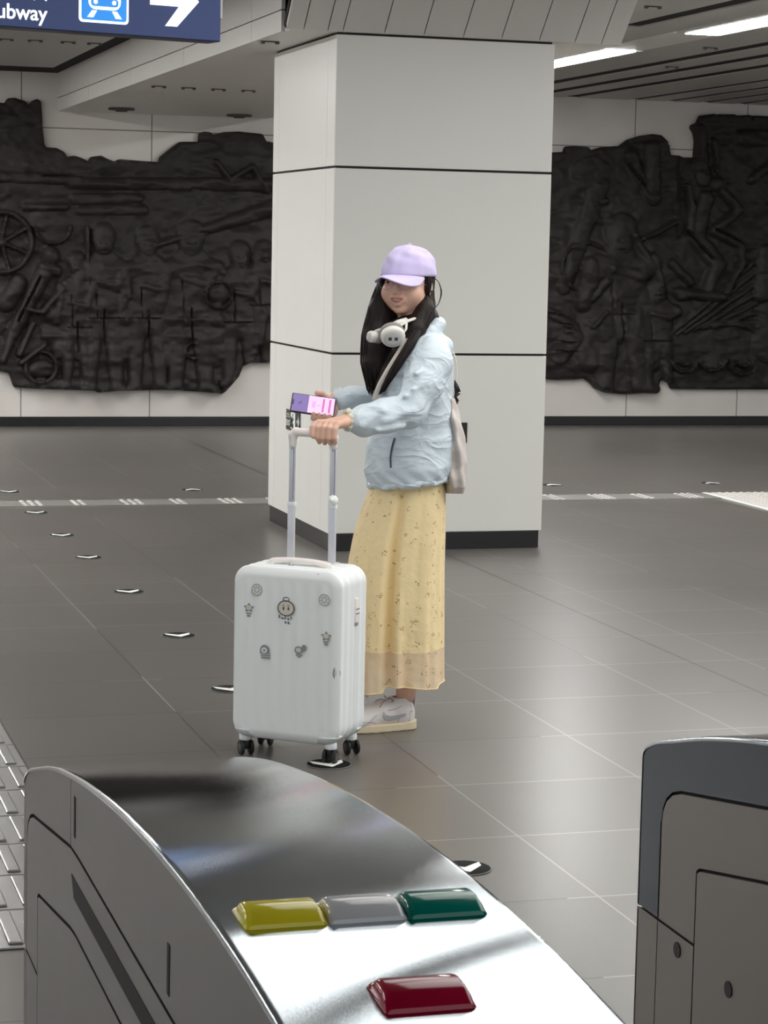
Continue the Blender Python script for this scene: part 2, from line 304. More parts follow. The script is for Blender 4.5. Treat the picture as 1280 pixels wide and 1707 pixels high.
# ------------------------------------------------------------------ signed-distance modelling (organic shapes)
class SDF:
    def __init__(s, lo, hi, res):
        s.lo = np.array(lo, float); s.res = res
        s.n = np.ceil((np.array(hi)-s.lo)/res).astype(int)+1
        s.ax = [(s.lo[i]+np.arange(s.n[i])*res).astype(np.float32) for i in range(3)]
        s.D = np.full(s.n, 0.05, np.float32)
    def box(s, lo, hi):
        i0 = np.clip(np.floor((np.array(lo)-s.lo)/s.res).astype(int), 0, s.n); i1 = np.clip(np.ceil((np.array(hi)-s.lo)/s.res).astype(int)+1, 0, s.n)
        sl = tuple(slice(a, b) for a, b in zip(i0, i1))
        return sl, s.ax[0][sl[0]][:,None,None], s.ax[1][sl[1]][None,:,None], s.ax[2][sl[2]][None,None,:]
    def comb(s, sl, d, k, sub=False):
        a = s.D[sl]
        if a.size == 0: return
        if sub: a, d = -a, d
        if k > 0:
            h = np.maximum(k-np.abs(a-d), 0)/k; r = np.minimum(a, d)-h*h*k*.25
        else: r = np.minimum(a, d)
        s.D[sl] = -r if sub else r
    def cone(s, p0, p1, r0, r1=None, k=0.01, sub=False, ):
        r1 = r0 if r1 is None else r1; p0 = np.array(p0, float); p1 = np.array(p1, float); m = max(r0, r1)+k+2*s.res
        sl, x, y, z = s.box(np.minimum(p0, p1)-m, np.maximum(p0, p1)+m)
        v = p1-p0; L = max(v@v, 1e-12)
        t = np.clip(((x-p0[0])*v[0]+(y-p0[1])*v[1]+(z-p0[2])*v[2])/L, 0, 1)
        d = np.sqrt((x-p0[0]-t*v[0])**2+(y-p0[1]-t*v[1])**2+(z-p0[2]-t*v[2])**2)-(r0+(r1-r0)*t)
        s.comb(sl, d.astype(np.float32), k, sub)
    def chain(s, pts, rs, k=0.01):
        for i in range(len(pts)-1): s.cone(pts[i], pts[i+1], rs[i], rs[i+1], k)
    def ell(s, c, r, k=0.01, axes=None, sub=False):
        c = np.array(c, float); r = np.array(r, float) if hasattr(r, '__len__') else np.array([r]*3, float); m = r.max()+k+2*s.res
        sl, x, y, z = s.box(c-m, c+m); x = x-c[0]; y = y-c[1]; z = z-c[2]
        A = np.eye(3) if axes is None else np.array(axes, float)
        q = [(A[i][0]*x+A[i][1]*y+A[i][2]*z)/r[i] for i in range(3)]
        k0 = np.sqrt(q[0]**2+q[1]**2+q[2]**2); k1 = np.sqrt((q[0]/r[0])**2+(q[1]/r[1])**2+(q[2]/r[2])**2)+1e-9
        s.comb(sl, (k0*(k0-1)/k1).astype(np.float32), k, sub)
    def table(s, tab, k=0.01, mod=None, p=2.0):
        """stack of superelliptic cross-sections: rows (z, cx, cy, rx, ry)"""
        T = np.array(sorted(tab), float); z0, z1 = T[0,0], T[-1,0]; R = max(T[:,3].max(), T[:,4].max())
        sl, x, y, z = s.box((T[:,1].min()-R-.05, T[:,2].min()-R-.05, z0-.02-k), (T[:,1].max()+R+.05, T[:,2].max()+R+.05, z1+.02+k))
        f = lambda i: np.interp(z, T[:,0], T[:,i])
        cx, cy, rx, ry = f(1), f(2), f(3), f(4)
        dx, dy = (x-cx)/rx, (y-cy)/ry
        q = (np.abs(dx)**p+np.abs(dy)**p)**(1/p)
        if mod is not None: q = q*(1+mod(np.arctan2(dy, dx), z))
        d = (q-1)*np.minimum(rx, ry)*np.ones_like(q)
        d = np.maximum(d, np.maximum(z0-z, z-z1))
        s.comb(sl, d.astype(np.float32), k)
    def mesh(s, name):
        D = s.D; I = D < 0
        n = D.shape
        c = [(i, j, k) for i in (0,1) for j in (0,1) for k in (0,1)]
        S = lambda o: tuple(slice(a, n[q]-1+a) for q, a in enumerate(o))
        cnt = np.zeros((n[0]-1, n[1]-1, n[2]-1), np.int8)
        for o in c: cnt += I[S(o)]
        mix = (cnt > 0) & (cnt < 8)
        idx = np.argwhere(mix); ids = np.full(mix.shape, -1, np.int32); ids[mix] = np.arange(len(idx))
        acc = np.zeros((len(idx), 3)); num = np.zeros(len(idx))
        val = {o: D[idx[:,0]+o[0], idx[:,1]+o[1], idx[:,2]+o[2]].astype(float) for o in c}
        for a in c:
            for ax in range(3):
                if a[ax]: continue
                b = list(a); b[ax] = 1; b = tuple(b)
                va, vb = val[a], val[b]; cr = (va < 0) != (vb < 0)
                t = np.where(cr, va/np.where(cr, va-vb, 1), 0)
                p = np.tile(np.array(a, float), (len(idx), 1)); p[:,ax] += t
                acc += p*cr[:,None]; num += cr
        V = s.lo+(idx+acc/num[:,None])*s.res
        F = []
        for ax in range(3):
            o = [0,0,0]; o[ax] = 1
            A = I[tuple(slice(0, n[q]-o[q]) for q in range(3))]; Bq = I[tuple(slice(o[q], n[q]) for q in range(3))]
            e = np.argwhere(A != Bq); u, v = [(1,2),(2,0),(0,1)][ax]
            ok = (e[:,u] > 0) & (e[:,v] > 0) & (e[:,u] < n[u]-1) & (e[:,v] < n[v]-1); e = e[ok]
            def cell(du, dv):
                w = e.copy(); w[:,u] -= du; w[:,v] -= dv; return ids[w[:,0], w[:,1], w[:,2]]
            q4 = np.stack([cell(0,0), cell(1,0), cell(1,1), cell(0,1)], 1)
            fl = A[e[:,0], e[:,1], e[:,2]]
            q4[~fl] = q4[~fl][:, ::-1]
            F.append(q4)
        F = np.concatenate(F); F = F[(F >= 0).all(1)]
        me = bpy.data.meshes.new(name); me.vertices.add(len(V)); me.vertices.foreach_set('co', V.ravel())
        me.loops.add(F.size); me.loops.foreach_set('vertex_index', F.ravel()); me.polygons.add(len(F))
        me.polygons.foreach_set('loop_start', np.arange(len(F))*4); me.polygons.foreach_set('loop_total', np.full(len(F), 4))
        me.update(calc_edges=True); me.validate(); me.shade_smooth(); return me
def vnoise(shape, cells, seed):
    """smooth value noise on a 2-D array"""
    r = np.random.RandomState(seed); G = r.rand(cells[0]+2, cells[1]+2)
    u = np.linspace(0, cells[0], shape[0], endpoint=False); v = np.linspace(0, cells[1], shape[1], endpoint=False)
    i = u.astype(int); j = v.astype(int); fu = u-i; fv = v-j; fu = fu*fu*(3-2*fu); fv = fv*fv*(3-2*fv)
    a = G[i][:, j]; b = G[i+1][:, j]; c = G[i][:, j+1]; d = G[i+1][:, j+1]; fu = fu[:,None]; fv = fv[None]
    return (a*(1-fu)+b*fu)*(1-fv)+(c*(1-fu)+d*fu)*fv
def text_obj(name, s, size, m, parent, mtx, depth=0.002, bold=True, sx=1.0):
    cu = bpy.data.curves.new(name, 'FONT'); cu.body = s; cu.size = size; cu.extrude = depth; cu.offset = 0.012*size if bold else 0
    t = bpy.data.objects.new(name, cu); col.objects.link(t)
    dg = bpy.context.evaluated_depsgraph_get(); me = bpy.data.meshes.new_from_object(t.evaluated_get(dg)); bpy.data.objects.remove(t)
    me.transform(Matrix.Diagonal((sx,1,1,1))); me.transform(mtx); me.materials.clear()
    return obj(name, me, m, parent)
def basis(o, x, y, z):
    x, y, z, o = map(Vector, (x, y, z, o)); return Matrix(((x.x,y.x,z.x,o.x),(x.y,y.y,z.y,o.y),(x.z,y.z,z.z,o.z),(0,0,0,1)))

# ================================================================== SETTING
WY = 19.69; CZ = 2.98; SZ = 2.69
struct('floor', B(-14, 22, -5, WY+.4, -0.08, 0), 'floor')
struct('wall_back', B(-14, 22, WY, WY+.25, 0, 3.4), 'wall')
struct('baseboard_back', B(-14, 22, WY-.03, WY, 0, 0.083, bev=.004), 'base')
# ceiling: left field, right field with slots running away from the camera
bm = bmesh.new()
box(bm, -14, 2.63, 9.96, 18.7, CZ, CZ+.06)
box(bm, -14, 1.0, 3.0, 9.96, CZ, CZ+.06); box(bm, 2.63, 4.634, 9.96, 11.22, CZ, CZ+.06); box(bm, 1.0, 5.36, 9.74, 9.959, CZ+.004, CZ+.05)
box(bm, 4.634, 5.36, 9.96, WY, CZ, CZ+.06); box(bm, 5.36, 5.50, 13.35, WY, CZ, CZ+.06)
struct('ceiling', bm, 'ceiling')
bm = bmesh.new()
slots = [6.61, 7.0, 7.38, 8.02, 8.37, 8.72, 9.07, 9.42, 9.77, 10.12, 10.47, 10.82, 11.17, 11.52, 11.87]
box(bm, 5.50, 5.80, 3.0, WY, CZ, CZ+.05); box(bm, 6.14, 6.61, 3.0, WY, CZ, CZ+.05)
for i in range(len(slots)-1): box(bm, slots[i]+(.145 if i < 3 else .10), slots[i+1], 3.0, WY, CZ, CZ+.05, bev=.004)
box(bm, slots[-1]+.10, 22, 3.0, WY, CZ, CZ+.05)
struct('ceiling_slats', bm, 'ceiling')
bm = bmesh.new()
for i in range(len(slots)): box(bm, slots[i]-.002, slots[i]+(.147 if i < 3 else .102), 3.0, WY, CZ+.008, CZ+.06)
box(bm, 5.358, 5.502, 3.0, 13.352, CZ+.008, CZ+.06); box(bm, 2.652, 2.808, 11.6, WY, CZ+.03, CZ+.12); box(bm, -14, 2.65, 18.69, WY, CZ+.03, CZ+.12)
struct('ceiling_slot_shade', bm, 'void')  # near-black strips filling slots and gaps, standing for the shade inside
struct('ceiling_void', B(-14, 22, -5, WY+.2, 3.42, 3.46), 'void')
bm = bmesh.new(); box(bm, -14, 22, 2.9, 3.0, CZ, 3.44)
struct('ceiling_edge', bm, 'ceiling')
# dropped soffit between pillar and wall with slanted front of boards
bm = bmesh.new(); box(bm, 2.826, 4.634, 11.5, WY, SZ, SZ+.04)
struct('ceiling_soffit', bm, 'soffit')
bm = bmesh.new()
ys = [11.62, 12.312, 14.2, 16.1, 18.0, WY]
for i in range(5):
    box(bm, 2.806, 2.826, ys[i]+.003, ys[i+1]-.003, SZ, 2.797); box(bm, 2.806, 2.826, ys[i]+.003, ys[i+1]-.003, 2.803, 3.4)
struct('trim_1', bm, 'soffit')
struct('trim_2', B(4.62, 4.634, 11.5, WY, SZ+.04, 3.4), 'soffit')
bm = bmesh.new()
xs = [2.80, 2.893, 3.02, 3.10, 3.322, 3.535, 3.75, 3.96, 4.17, 4.37, 4.52, 4.634]
for i in range(len(xs)-1):
    prism([(11.5, SZ), (11.5, SZ+.03), (11.24, CZ+.02), (11.205, CZ)], xs[i]+.003, xs[i+1]-.003, 'X', bm)
struct('trim_3', bm, 'soffit')
struct('trim_4', prism([(11.52, SZ+.01), (11.26, CZ+.02), (11.30, CZ+.02), (11.55, SZ+.03)], 2.80, 4.634, 'X'), 'gap')

# recessed linear lamps
def lamp(x, y0, y1, label, z=CZ-.012, dm='lamp'):
    t = thing('ceiling_light', label, 'light', (x, (y0+y1)/2, z), 0, 'linear ceiling lights'); L = (y1-y0)/2
    obj('diffuser', B(-.115, .115, -L, L, 0, .012, bev=.004), dm, t)
    bm = bmesh.new(); box(bm, -.17, -.115, -L, L, .004, .03); box(bm, .115, .17, -L, L, .004, .03); obj('housing', bm, 'ceiling', t)
    return t
lamp(5.985, 14.86, 17.4, 'white linear ceiling light just right of the white pillar, the lower of two', dm='lamp3')
lamp(5.985, 11.0, 13.5, 'white linear ceiling light cut off by the right edge, the upper of two', dm='lamp3')
bm = bmesh.new(); box(bm, 5.80, 6.14, 13.52, 14.84, CZ-.004, CZ+.03); box(bm, 5.80, 6.14, 17.42, WY, CZ-.004, CZ+.03)
box(bm, 5.80, 6.14, 9.9, 10.98, CZ-.004, CZ+.03); struct('trim_5', bm, 'soffit')
for x in (5.985,): lamp(x, 3.2, 9.8, 'long white linear ceiling light nearest the ticket gates')
for x in (-2.6, -5.5):  # added lamp rows out of view, light for the pillar's left face
    for y in (4.2, 8.2, 12.2, 16.2): lamp(x, y, y+2.6, 'added unseen linear fill light over the left of the hall')
for y in (10.2, 13.4, 16.4): lamp(.6, y, y+2.6, 'added unseen linear fill light over the walkway left of the pillar', dm='fill_lamp')  # added stronger row out of view, brightens back wall and pillar side
for x in (10.9,):  # added row out of view, general fill from the right
    for y in (4.2, 8.2, 12.2): lamp(x, y, y+2.6, 'added unseen linear fill light over the right of the hall')

# added unseen glowing panels and cross member, shaped for the gate-top reflection
def lum(pts, label):
    o = obj('ceiling_light', prism(pts, CZ-.01, CZ, 'Z'), 'fill_panel'); tag(o, label, 'light', 'added luminous panels'); return o
lum([(1.0,3.1),(5.3,3.1),(5.3,10.2-.55),(3.45,9.8),(1.72,7.55),(1.0,6.55),(1.0,5.12),(4.2,9.2),(4.33,9.1),(1.0,4.86)][:4]+[(4.33,9.1),(1.0,4.86)] if False else [(1.0,3.1),(5.3,3.1),(5.3,10.0),(1.0,4.84)], 'added unseen luminous panel over the ticket gates')
lum([(1.0,5.05),(4.88,9.75),(3.55,9.75),(1.0,6.55)], 'narrow added unseen luminous panel beyond the added cross member')
bm = prism([(1.0,4.80),(5.3,9.96),(5.3,10.12),(5.18,10.12),(1.0,5.06)], CZ-.03, CZ+.03, 'Z'); struct('trim_6', bm, 'ceiling')  # added unseen member, makes the dark streak in the gate-top reflection
bm = prism([(1.0,6.55),(3.55,9.75),(3.55,9.95),(1.0,9.95)], CZ-.002, CZ+.03, 'Z'); struct('trim_7', bm, 'ceiling')

# small ceiling fittings
def fitting(x, y, z, label, disc=False):
    bm = bmesh.new()
    if disc: cyl(bm, (0,0,0), (0,0,-.018), .11, 24, .008); cyl(bm, (0,0,-.018), (0,0,-.03), .05, 20, .004)
    else:
        cyl(bm, (-.04,0,0), (-.04,0,-.016), .013, 12, .004); cyl(bm, (.04,0,0), (.04,0,-.016), .013, 12, .004); box(bm, -.04, .04, -.005, .005, -.007, 0)
    o = obj('smoke_detector' if disc else 'ceiling_fitting', bm, 'fitting', auto=40); o.location = (x, y, z)
    tag(o, label, 'detector' if disc else 'ceiling fitting', 'detectors on the soffit' if disc else 'small twin fittings along the ceiling')
ORD = ['leftmost', 'second from the left', 'middle', 'second from the right', 'rightmost']
for k, (x, y) in enumerate(((1.75,16.25),(1.95,16.2),(2.15,16.19),(2.38,16.2),(2.57,16.22))):
    fitting(x, y, CZ, ORD[k]+' twin ceiling fitting in the row under the blue sign')
fitting(2.884, 12.2, SZ, 'small twin ceiling fitting beside the top of the white pillar')
ORD4 = ['leftmost', 'second from the left', 'second from the right', 'rightmost']
for k, (px, y) in enumerate(((3.0,16.06),(3.22,16.1),(3.44,16.12),(3.66,16.13))): fitting(px, y, SZ, ORD4[k]+' faint twin fitting in the row on the dropped soffit')
fitting(3.22, 18.9, SZ, 'flat dark round detector on the soffit over the left relief', True)
fitting(4.28, 19.2, SZ, 'flat dark round detector on the soffit beside the pillar', True)
for x, y, l in ((5.09,12.17,'twin ceiling fitting above the gap between the two lit lamps'),(6.45,14.4,'twin ceiling fitting just below the upper right lamp'),(6.86,16.0,'twin ceiling fitting between the first slots right of the lower lamp'),(6.4,12.6,'twin ceiling fitting nearest the right edge beneath the upper lamp')): fitting(x, y, CZ, l)

# ------------------------------------------------------------------ pillar
t = thing('support_pillar', 'wide white panelled square pillar behind the woman, dark plinth below', 'pillar', (3.07, 11.5, 0))
PW, PD = 1.192, 1.37
obj('core', B(.012, PW-.012, .012, PD-.012, .0, SZ-.001), 'gap', t)
obj('plinth', B(.006, PW-.02, .006, PD-.02, 0, .093, bev=.002), 'base', t)
zs = [.095, 1.041, 2.005, SZ-.012]
for i in range(3):
    z0, z1 = zs[i]+(.0 if i == 0 else .006), zs[i+1]-(.006 if i < 2 else 0)
    obj('front_panel', B(0, PW, 0, .012, z0, z1, bev=.003), 'pillar', t)
    obj('back_panel', B(0, PW, PD-.012, PD, z0, z1, bev=.003), 'pillar', t)
    for y0, y1 in ((.0125,.169),(.172,1.235),(1.238,PD-.0125)): obj('side_panel', B(0, .012, y0, y1, z0, z1, bev=.0015), 'pillar', t)
    obj('side_panel', B(PW-.012, PW, .0125, PD-.0125, z0, z1, bev=.003), 'pillar', t)

# stickers on the pillar
s = thing('exit_sticker', 'black and green exit sticker with running figure and arrow on the pillar side', 'sign', (3.068, 12.285, .63))
# local: faces -X ; u runs towards -Y
def sbox(y0, y1, z0, z1, d0=0, d1=.002): return B(-d1, -d0, y0, y1, z0, z1)
obj('backing', sbox(-.16, .16, -.06, .055), 'greensign', s)
bm = bmesh.new(); box(bm, -.0035, -.002, -.055, .045, -.048, .045); obj('figure_field', bm, 'whiteink', s)
bm = bmesh.new(); C0 = -.0042
tube(bm, [(C0,-.0,.012),(C0,.012,-.012)], .009, 6); ball(bm, (C0,-.004,.03), (.001,.009,.009), seg=10)
tube(bm, [(C0,.012,-.012),(C0,-.012,-.022),(C0,-.008,-.042)], .006, 6); tube(bm, [(C0,.012,-.012),(C0,.03,-.036)], .006, 6)
tube(bm, [(C0,0,.012),(C0,-.022,.004)], .005, 6); tube(bm, [(C0,0,.012),(C0,.024,.016)], .005, 6); obj('running_figure', bm, 'greensign', s)
bm = bmesh.new(); box(bm, -.0035, -.002, -.13, -.085, -.008, .008); v = [bm.verts.new(p) for p in ((-.0035,-.115,.035),(-.0035,-.155,0),(-.0035,-.115,-.035))]; bm.faces.new(v); obj('arrow', bm, 'whiteink', s)
text_obj('lettering', 'EXIT', .045, 'whiteink', s, basis((-.003,.15,-.035), (0,-1,0), (0,0,1), (-1,0,0)), .0006)
bm = bmesh.new()
for y0 in (.135, .10): # two glyph blocks drawn with bars
    for a in ((-.0,-.024,.028,.033),(-.0,-.024,.010,.014),(-.0,-.003,.010,.033),(-.021,-.024,.010,.033)): box(bm, -.0035, -.002, y0+a[1], y0+a[0], a[2], a[3])
obj('lettering', bm, 'whiteink', s)
s = thing('exit_sticker', 'black exit sticker on the pillar front, partly behind the woman and her bag', 'sign', (3.70, 11.497, .625))
obj('backing', B(-.125, .125, -.002, 0, -.055, .055), 'blacksign', s)
text_obj('lettering', 'EXIT', .05, 'whiteink', s, basis((-.02,-.003,-.038), (1,0,0), (0,0,1), (0,-1,0)), .0006)
bm = bmesh.new()
def sq(x0, x1, z0, z1, w=.006):
    box(bm, x0, x1, -.0035, -.002, z0, z0+w); box(bm, x0, x1, -.0035, -.002, z1-w, z1); box(bm, x0, x0+w, -.0035, -.002, z0, z1); box(bm, x1-w, x1, -.0035, -.002, z0, z1)
sq(.062, .092, .012, .036)
box(bm, .03, .036, -.0035, -.002, .008, .044); box(bm, .016, .05, -.0035, -.002, .008, .013); box(bm, .016, .021, -.0035, -.002, .008, .024); box(bm, .045, .05, -.0035, -.002, .008, .024); box(bm, .02, .046, -.0035, -.002, .026, .03); box(bm, .02, .024, -.0035, -.002, .026, .04); box(bm, .042, .046, -.0035, -.002, .026, .04)
obj('lettering', bm, 'whiteink', s)
bm = bmesh.new(); box(bm, -.10, -.045, -.0035, -.002, -.035, .035); obj('figure_field', bm, 'whiteink', s)

# ------------------------------------------------------------------ bronze reliefs on the back wall
AX = (2.313177142048635, 0.004946277548211097, -3.4887334882202316e-06, 4.228004476577313e-07, 1.8532196969611552e-07, 3.729603728934092e-09)
AZ = (3.580513515575901, 0.0002632133510428452, -0.004908371613571804, 8.06307801976729e-09, -3.9969696969725473e-07, -1.6788396788394461e-07)
RSH = 1.0
def wall_xz(x, y):   # metric position on the wall of a point measured on the drawing of the relief
    q = (1, x, y, x*x, x*y, y*y); return sum(a*b for a, b in zip(AX, q)), sum(a*b for a, b in zip(AZ, q))
def inside(poly, x, y):
    c = np.zeros(x.shape, bool); n = len(poly)
    for i in range(n):
        (x0, y0), (x1, y1) = poly[i], poly[(i+1) % n]
        if y0 == y1: continue
        k = ((y0 > y) != (y1 > y)) & (x < (x1-x0)*(y-y0)/(y1-y0)+x0); c ^= k
    return c
def snap(poly, p):
    best = None; bd = 1e9
    for i in range(len(poly)):
        a = np.array(poly[i], float); b = np.array(poly[(i+1) % len(poly)], float); v = b-a
        t = min(max(((p-a)@v)/max(v@v, 1e-9), 0), 1); q = a+t*v; d = ((q-p)**2).sum()
        if d < bd: bd = d; best = q
    return best, bd**.5
def relief(name, poly, strokes, label, seed):
    st = 2.2; xs = np.arange(min(p[0] for p in poly)-3, max(p[0] for p in poly)+3, st); ys_ = np.arange(min(p[1] for p in poly)-3, max(p[1] for p in poly)+3, st)
    X, Y = np.meshgrid(xs, ys_, indexing='ij'); Hh = np.zeros(X.shape)
    for s_ in strokes:
        kind = s_[0]
        if kind == 'c':     # rounded stroke: x0,y0,x1,y1,r0,r1,h
            _, x0, y0, x1, y1, r0, r1, h = s_; v = (x1-x0, y1-y0); L = max(v[0]**2+v[1]**2, 1e-6)
            t_ = np.clip(((X-x0)*v[0]+(Y-y0)*v[1])/L, 0, 1); d = np.hypot(X-x0-t_*v[0], Y-y0-t_*v[1])/(r0+(r1-r0)*t_)
            Hh = np.maximum(Hh, h*np.sqrt(np.clip(1-d*d, 0, 1)))
        elif kind == 'e':   # ellipse dome cx,cy,rx,ry,h
            _, cx, cy, rx, ry, h = s_; d = ((X-cx)/rx)**2+((Y-cy)/ry)**2; Hh = np.maximum(Hh, h*np.sqrt(np.clip(1-d, 0, 1)))
        elif kind == 'r':   # ring cx,cy,r,w,h
            _, cx, cy, r, w, h = s_; d = np.abs(np.hypot(X-cx, Y-cy)-r)/w; Hh = np.maximum(Hh, h*np.sqrt(np.clip(1-d*d, 0, 1)))
        elif kind == 'a':   # arc (lower half ring)
            _, cx, cy, r, w, h = s_; d = np.abs(np.hypot(X-cx, Y-cy)-r)/w; Hh = np.maximum(Hh, h*np.sqrt(np.clip(1-d*d, 0, 1))*(Y > cy))
        elif kind == 'g':   # groove
            _, x0, y0, x1, y1, r, h = s_; v = (x1-x0, y1-y0); L = max(v[0]**2+v[1]**2, 1e-6)
            t_ = np.clip(((X-x0)*v[0]+(Y-y0)*v[1])/L, 0, 1); d = np.hypot(X-x0-t_*v[0], Y-y0-t_*v[1])/r
            Hh = Hh-h*np.clip(1-d*d, 0, 1)
    sh = X.shape
    Nn = (vnoise(sh, (9,9), seed)-.5)*.05+(vnoise(sh, (26,26), seed+1)-.5)*.035+(vnoise(sh, (70,70), seed+2)-.5)*.016
    ridg = np.abs(vnoise(sh, (16,22), seed+3)-.5)*.05
    Hh = Hh+Nn-ridg+.09
    ins = inside(poly, X, Y)
    idx = np.full(sh, -1, int); cell = ins[:-1,:-1] & ins[1:,:-1] & ins[:-1,1:] & ins[1:,1:]
    use = np.zeros(sh, int); 
    for a, b in ((0,0),(1,0),(0,1),(1,1)): use[a:sh[0]-1+a, b:sh[1]-1+b] += cell
    V = []; pts = np.argwhere(use > 0)
    for n, (i, j) in enumerate(pts):
        idx[i, j] = n; x, y = X[i, j], Y[i, j]; h = max(Hh[i, j], .03)
        if use[i, j] < 4:
            q, d = snap(poly, np.array([x, y]))
            if d < 4.2: x, y = q
            h = .055
        wx, wz = wall_xz(x, y); V.append((wx, WY-h, wz))
    F = []
    for i, j in np.argwhere(cell): F.append((idx[i,j], idx[i+1,j], idx[i+1,j+1], idx[i,j+1]))
    # rim back to the wall
    ed = {}
    for f in F:
        for k in range(4):
            e = (f[k], f[(k+1) % 4]); ed[e] = 1
    n0 = len(V); bk = {}
    for (a, b) in list(ed):
        if (b, a) in ed: continue
        for q in (a, b):
            if q not in bk: bk[q] = len(V); V.append((V[q][0], WY-.004, V[q][2]))
        F.append((b, a, bk[a], bk[b]))
    me = mesh_from(name, V, F); bm = bmesh.new(); bm.from_mesh(me); bmesh.ops.recalc_face_normals(bm, faces=bm.faces[:]); bm.to_mesh(me); bm.free()
    o = obj(name, me, 'bronze', auto=62); tag(o, label, 'relief'); return o
def person_strokes(x, yh, yf, s=1.0, coat=True, lean=0):
    """standing carved figure: head centre (x,yh), feet yf"""
    H = yf-yh; r = H*.062*s; sh = yh+H*.17; hip = yh+H*.52
    o = [('e', x, yh, r, r*1.25, .085), ('c', x, yh-r*.9, x, yh-r*.7, r*1.25, r*1.25, .06), ('c', x-r*1.4, sh, x+r*1.4, sh, r*1.1, r*1.1, .07),
         ('c', x, sh, x+lean, hip, r*2.0, r*1.9, .065), ('c', x-r*2.2, sh, x-r*2.7, hip-r, r*.8, r*.65, .075), ('c', x+r*2.2, sh, x+r*1.2, hip-r*3.2, r*.8, r*.7, .085), ('c', x+r*1.2, hip-r*3.2, x-r*.6, hip-r*3.6, r*.7, r*.5, .09),
         ('c', x-r*1.0, hip, x-r*1.3, yf-r*.6, r*1.0, r*.7, .07), ('c', x+r*1.0, hip, x+r*1.3, yf-r*.6, r*1.0, r*.7, .07),
         ('c', x-r*1.3, yf-r*.3, x-r*1.8, yf, r*.7, r*.6, .08), ('c', x+r*1.3, yf-r*.3, x+r*1.9, yf, r*.7, r*.6, .08),
         ('g', x-r*.8, sh+r, x-r*.6, hip, 1.6, .02), ('g', x-r*2, hip-r*.2, x+r*2, hip-r*.2, 1.8, .02), ('g', x-r*.45, yh-r*.1, x-r*.15, yh-r*.1, 1.6, .02), ('g', x+r*.15, yh-r*.1, x+r*.45, yh-r*.1, 1.6, .02), ('g', x-r*.3, yh+r*.6, x+r*.3, yh+r*.6, 1.3, .015)]
    if coat: o += [('c', x-r*1.4, hip-r, x-r*1.9, hip+r*2.6, r*1.5, r*1.5, .055), ('c', x+r*1.4, hip-r, x+r*1.9, hip+r*2.6, r*1.5, r*1.5, .055), ('g', x, hip-r, x+r*.2, hip+r*3, 1.8, .03)]
    return o
polyL = [(-260,175),(-150,170),(-60,175),(0,170),(8,171),(13,163),(25,162),(42,168),(48,174),(55,167),(63,164),(69,168),(71,190),(72,215),(75,240),(78,245),(95,246),(108,253),(113,261),(125,259),(135,262),(148,268),(153,261),(170,259),(182,265),(192,269),(200,265),(225,267),(266,270),(268,262),(285,248),(302,236),(333,236),(334,222),(342,219),(352,220),(358,224),(375,220),(400,219),(440,223),(446,235),(470,240),(500,260),(530,300),(522,380),(535,470),(510,560),(490,602),(455,605),(420,605),(407,611),(400,628),(390,640),(378,653),(372,657),(340,654),(300,651),(250,651),(200,652),(165,655),(158,652),(100,650),(60,649),(24,646),(20,635),(16,623),(0,619),(-60,615),(-150,622),(-260,618)]
sL = [('r', 2, 404, 50, 5, .07), ('e', 2, 404, 10, 10, .09)]
for k in range(7):
    a = k*2*PI/7+.4; sL.append(('c', 2, 404, 2+48*math.cos(a), 404+48*math.sin(a), 4, 3.2, .06))
sL += [('c', -60, 292, 130, 300, 9, 9, .05), ('c', 120, 305, 450, 308, 10, 12, .045), ('c', 125, 332, 230, 330, 10, 10, .05), ('c', 135, 350, 240, 350, 9, 9, .04), ('g', 70, 293, 450, 296, 2, .03), ('g', 120, 322, 250, 320, 2.2, .05), ('g', 140, 362, 215, 360, 2, .04),
       ('c', 40, 345, 110, 345, 6, 6, .05), ('a', 88, 376, 30, 3, .05), ('g', 58, 376, 120, 372, 2, .03), ('c', 250, 412, 460, 345, 4, 15, .06), ('g', 255, 396, 345, 388, 1.8, .03), ('g', 340, 400, 460, 372, 2.2, .045), ('g', 350, 400, 460, 402, 2, .04),
       ('c', 360, 270, 385, 300, 5, 5, .06), ('c', 385, 300, 420, 278, 5, 5, .06), ('c', 420, 278, 444, 318, 5, 6, .06), ('g', 320, 315, 400, 325, 2.2, .04),
       # striding man at the left
       ('e', 84, 427, 15, 17, .10), ('c', 70, 445, 95, 452, 9, 9, .08), ('c', 72, 455, 20, 560, 15, 11, .08), ('g', 66, 462, 30, 535, 2.5, .05), ('c', 30, 470, 10, 505, 14, 16, .08), ('c', 20, 560, 4, 600, 9, 7, .08), ('c', 105, 480, 70, 520, 6, 6, .09), ('c', 70, 520, 42, 516, 6, 4, .09),
       ('c', 55, 540, 32, 590, 6, 6, .08), ('c', 75, 575, 35, 605, 5, 5, .09), ('e', 105, 525, 32, 30, .06), ('e', 120, 500, 22, 20, .07), ('e', 97, 555, 30, 22, .05), ('e', 68, 615, 24, 16, .07), ('r', 68, 612, 26, 4, .07), ('c', 60, 640, 150, 640, 10, 8, .05),
       # basket and panels
       ('e', 180, 508, 20, 22, .09), ('e', 208, 530, 18, 16, .09), ('c', 198, 455, 204, 495, 5, 7, .08), ('c', 210, 450, 214, 495, 4, 6, .08), ('c', 145, 380, 148, 560, 4, 4, .07),
       ('e', 362, 488, 24, 22, .10), ('r', 362, 492, 22, 3, .11), ('e', 362, 535, 22, 14, .08), ('c', 430, 430, 450, 600, 12, 14, .05), ('c', 400, 460, 440, 520, 9, 9, .08), ('c', 440, 520, 432, 570, 9, 8, .08), ('c', 330, 440, 372, 455, 9, 8, .08), ('r', 322, 585, 13, 2, .06), ('e', 322, 588, 11, 9, .07)]
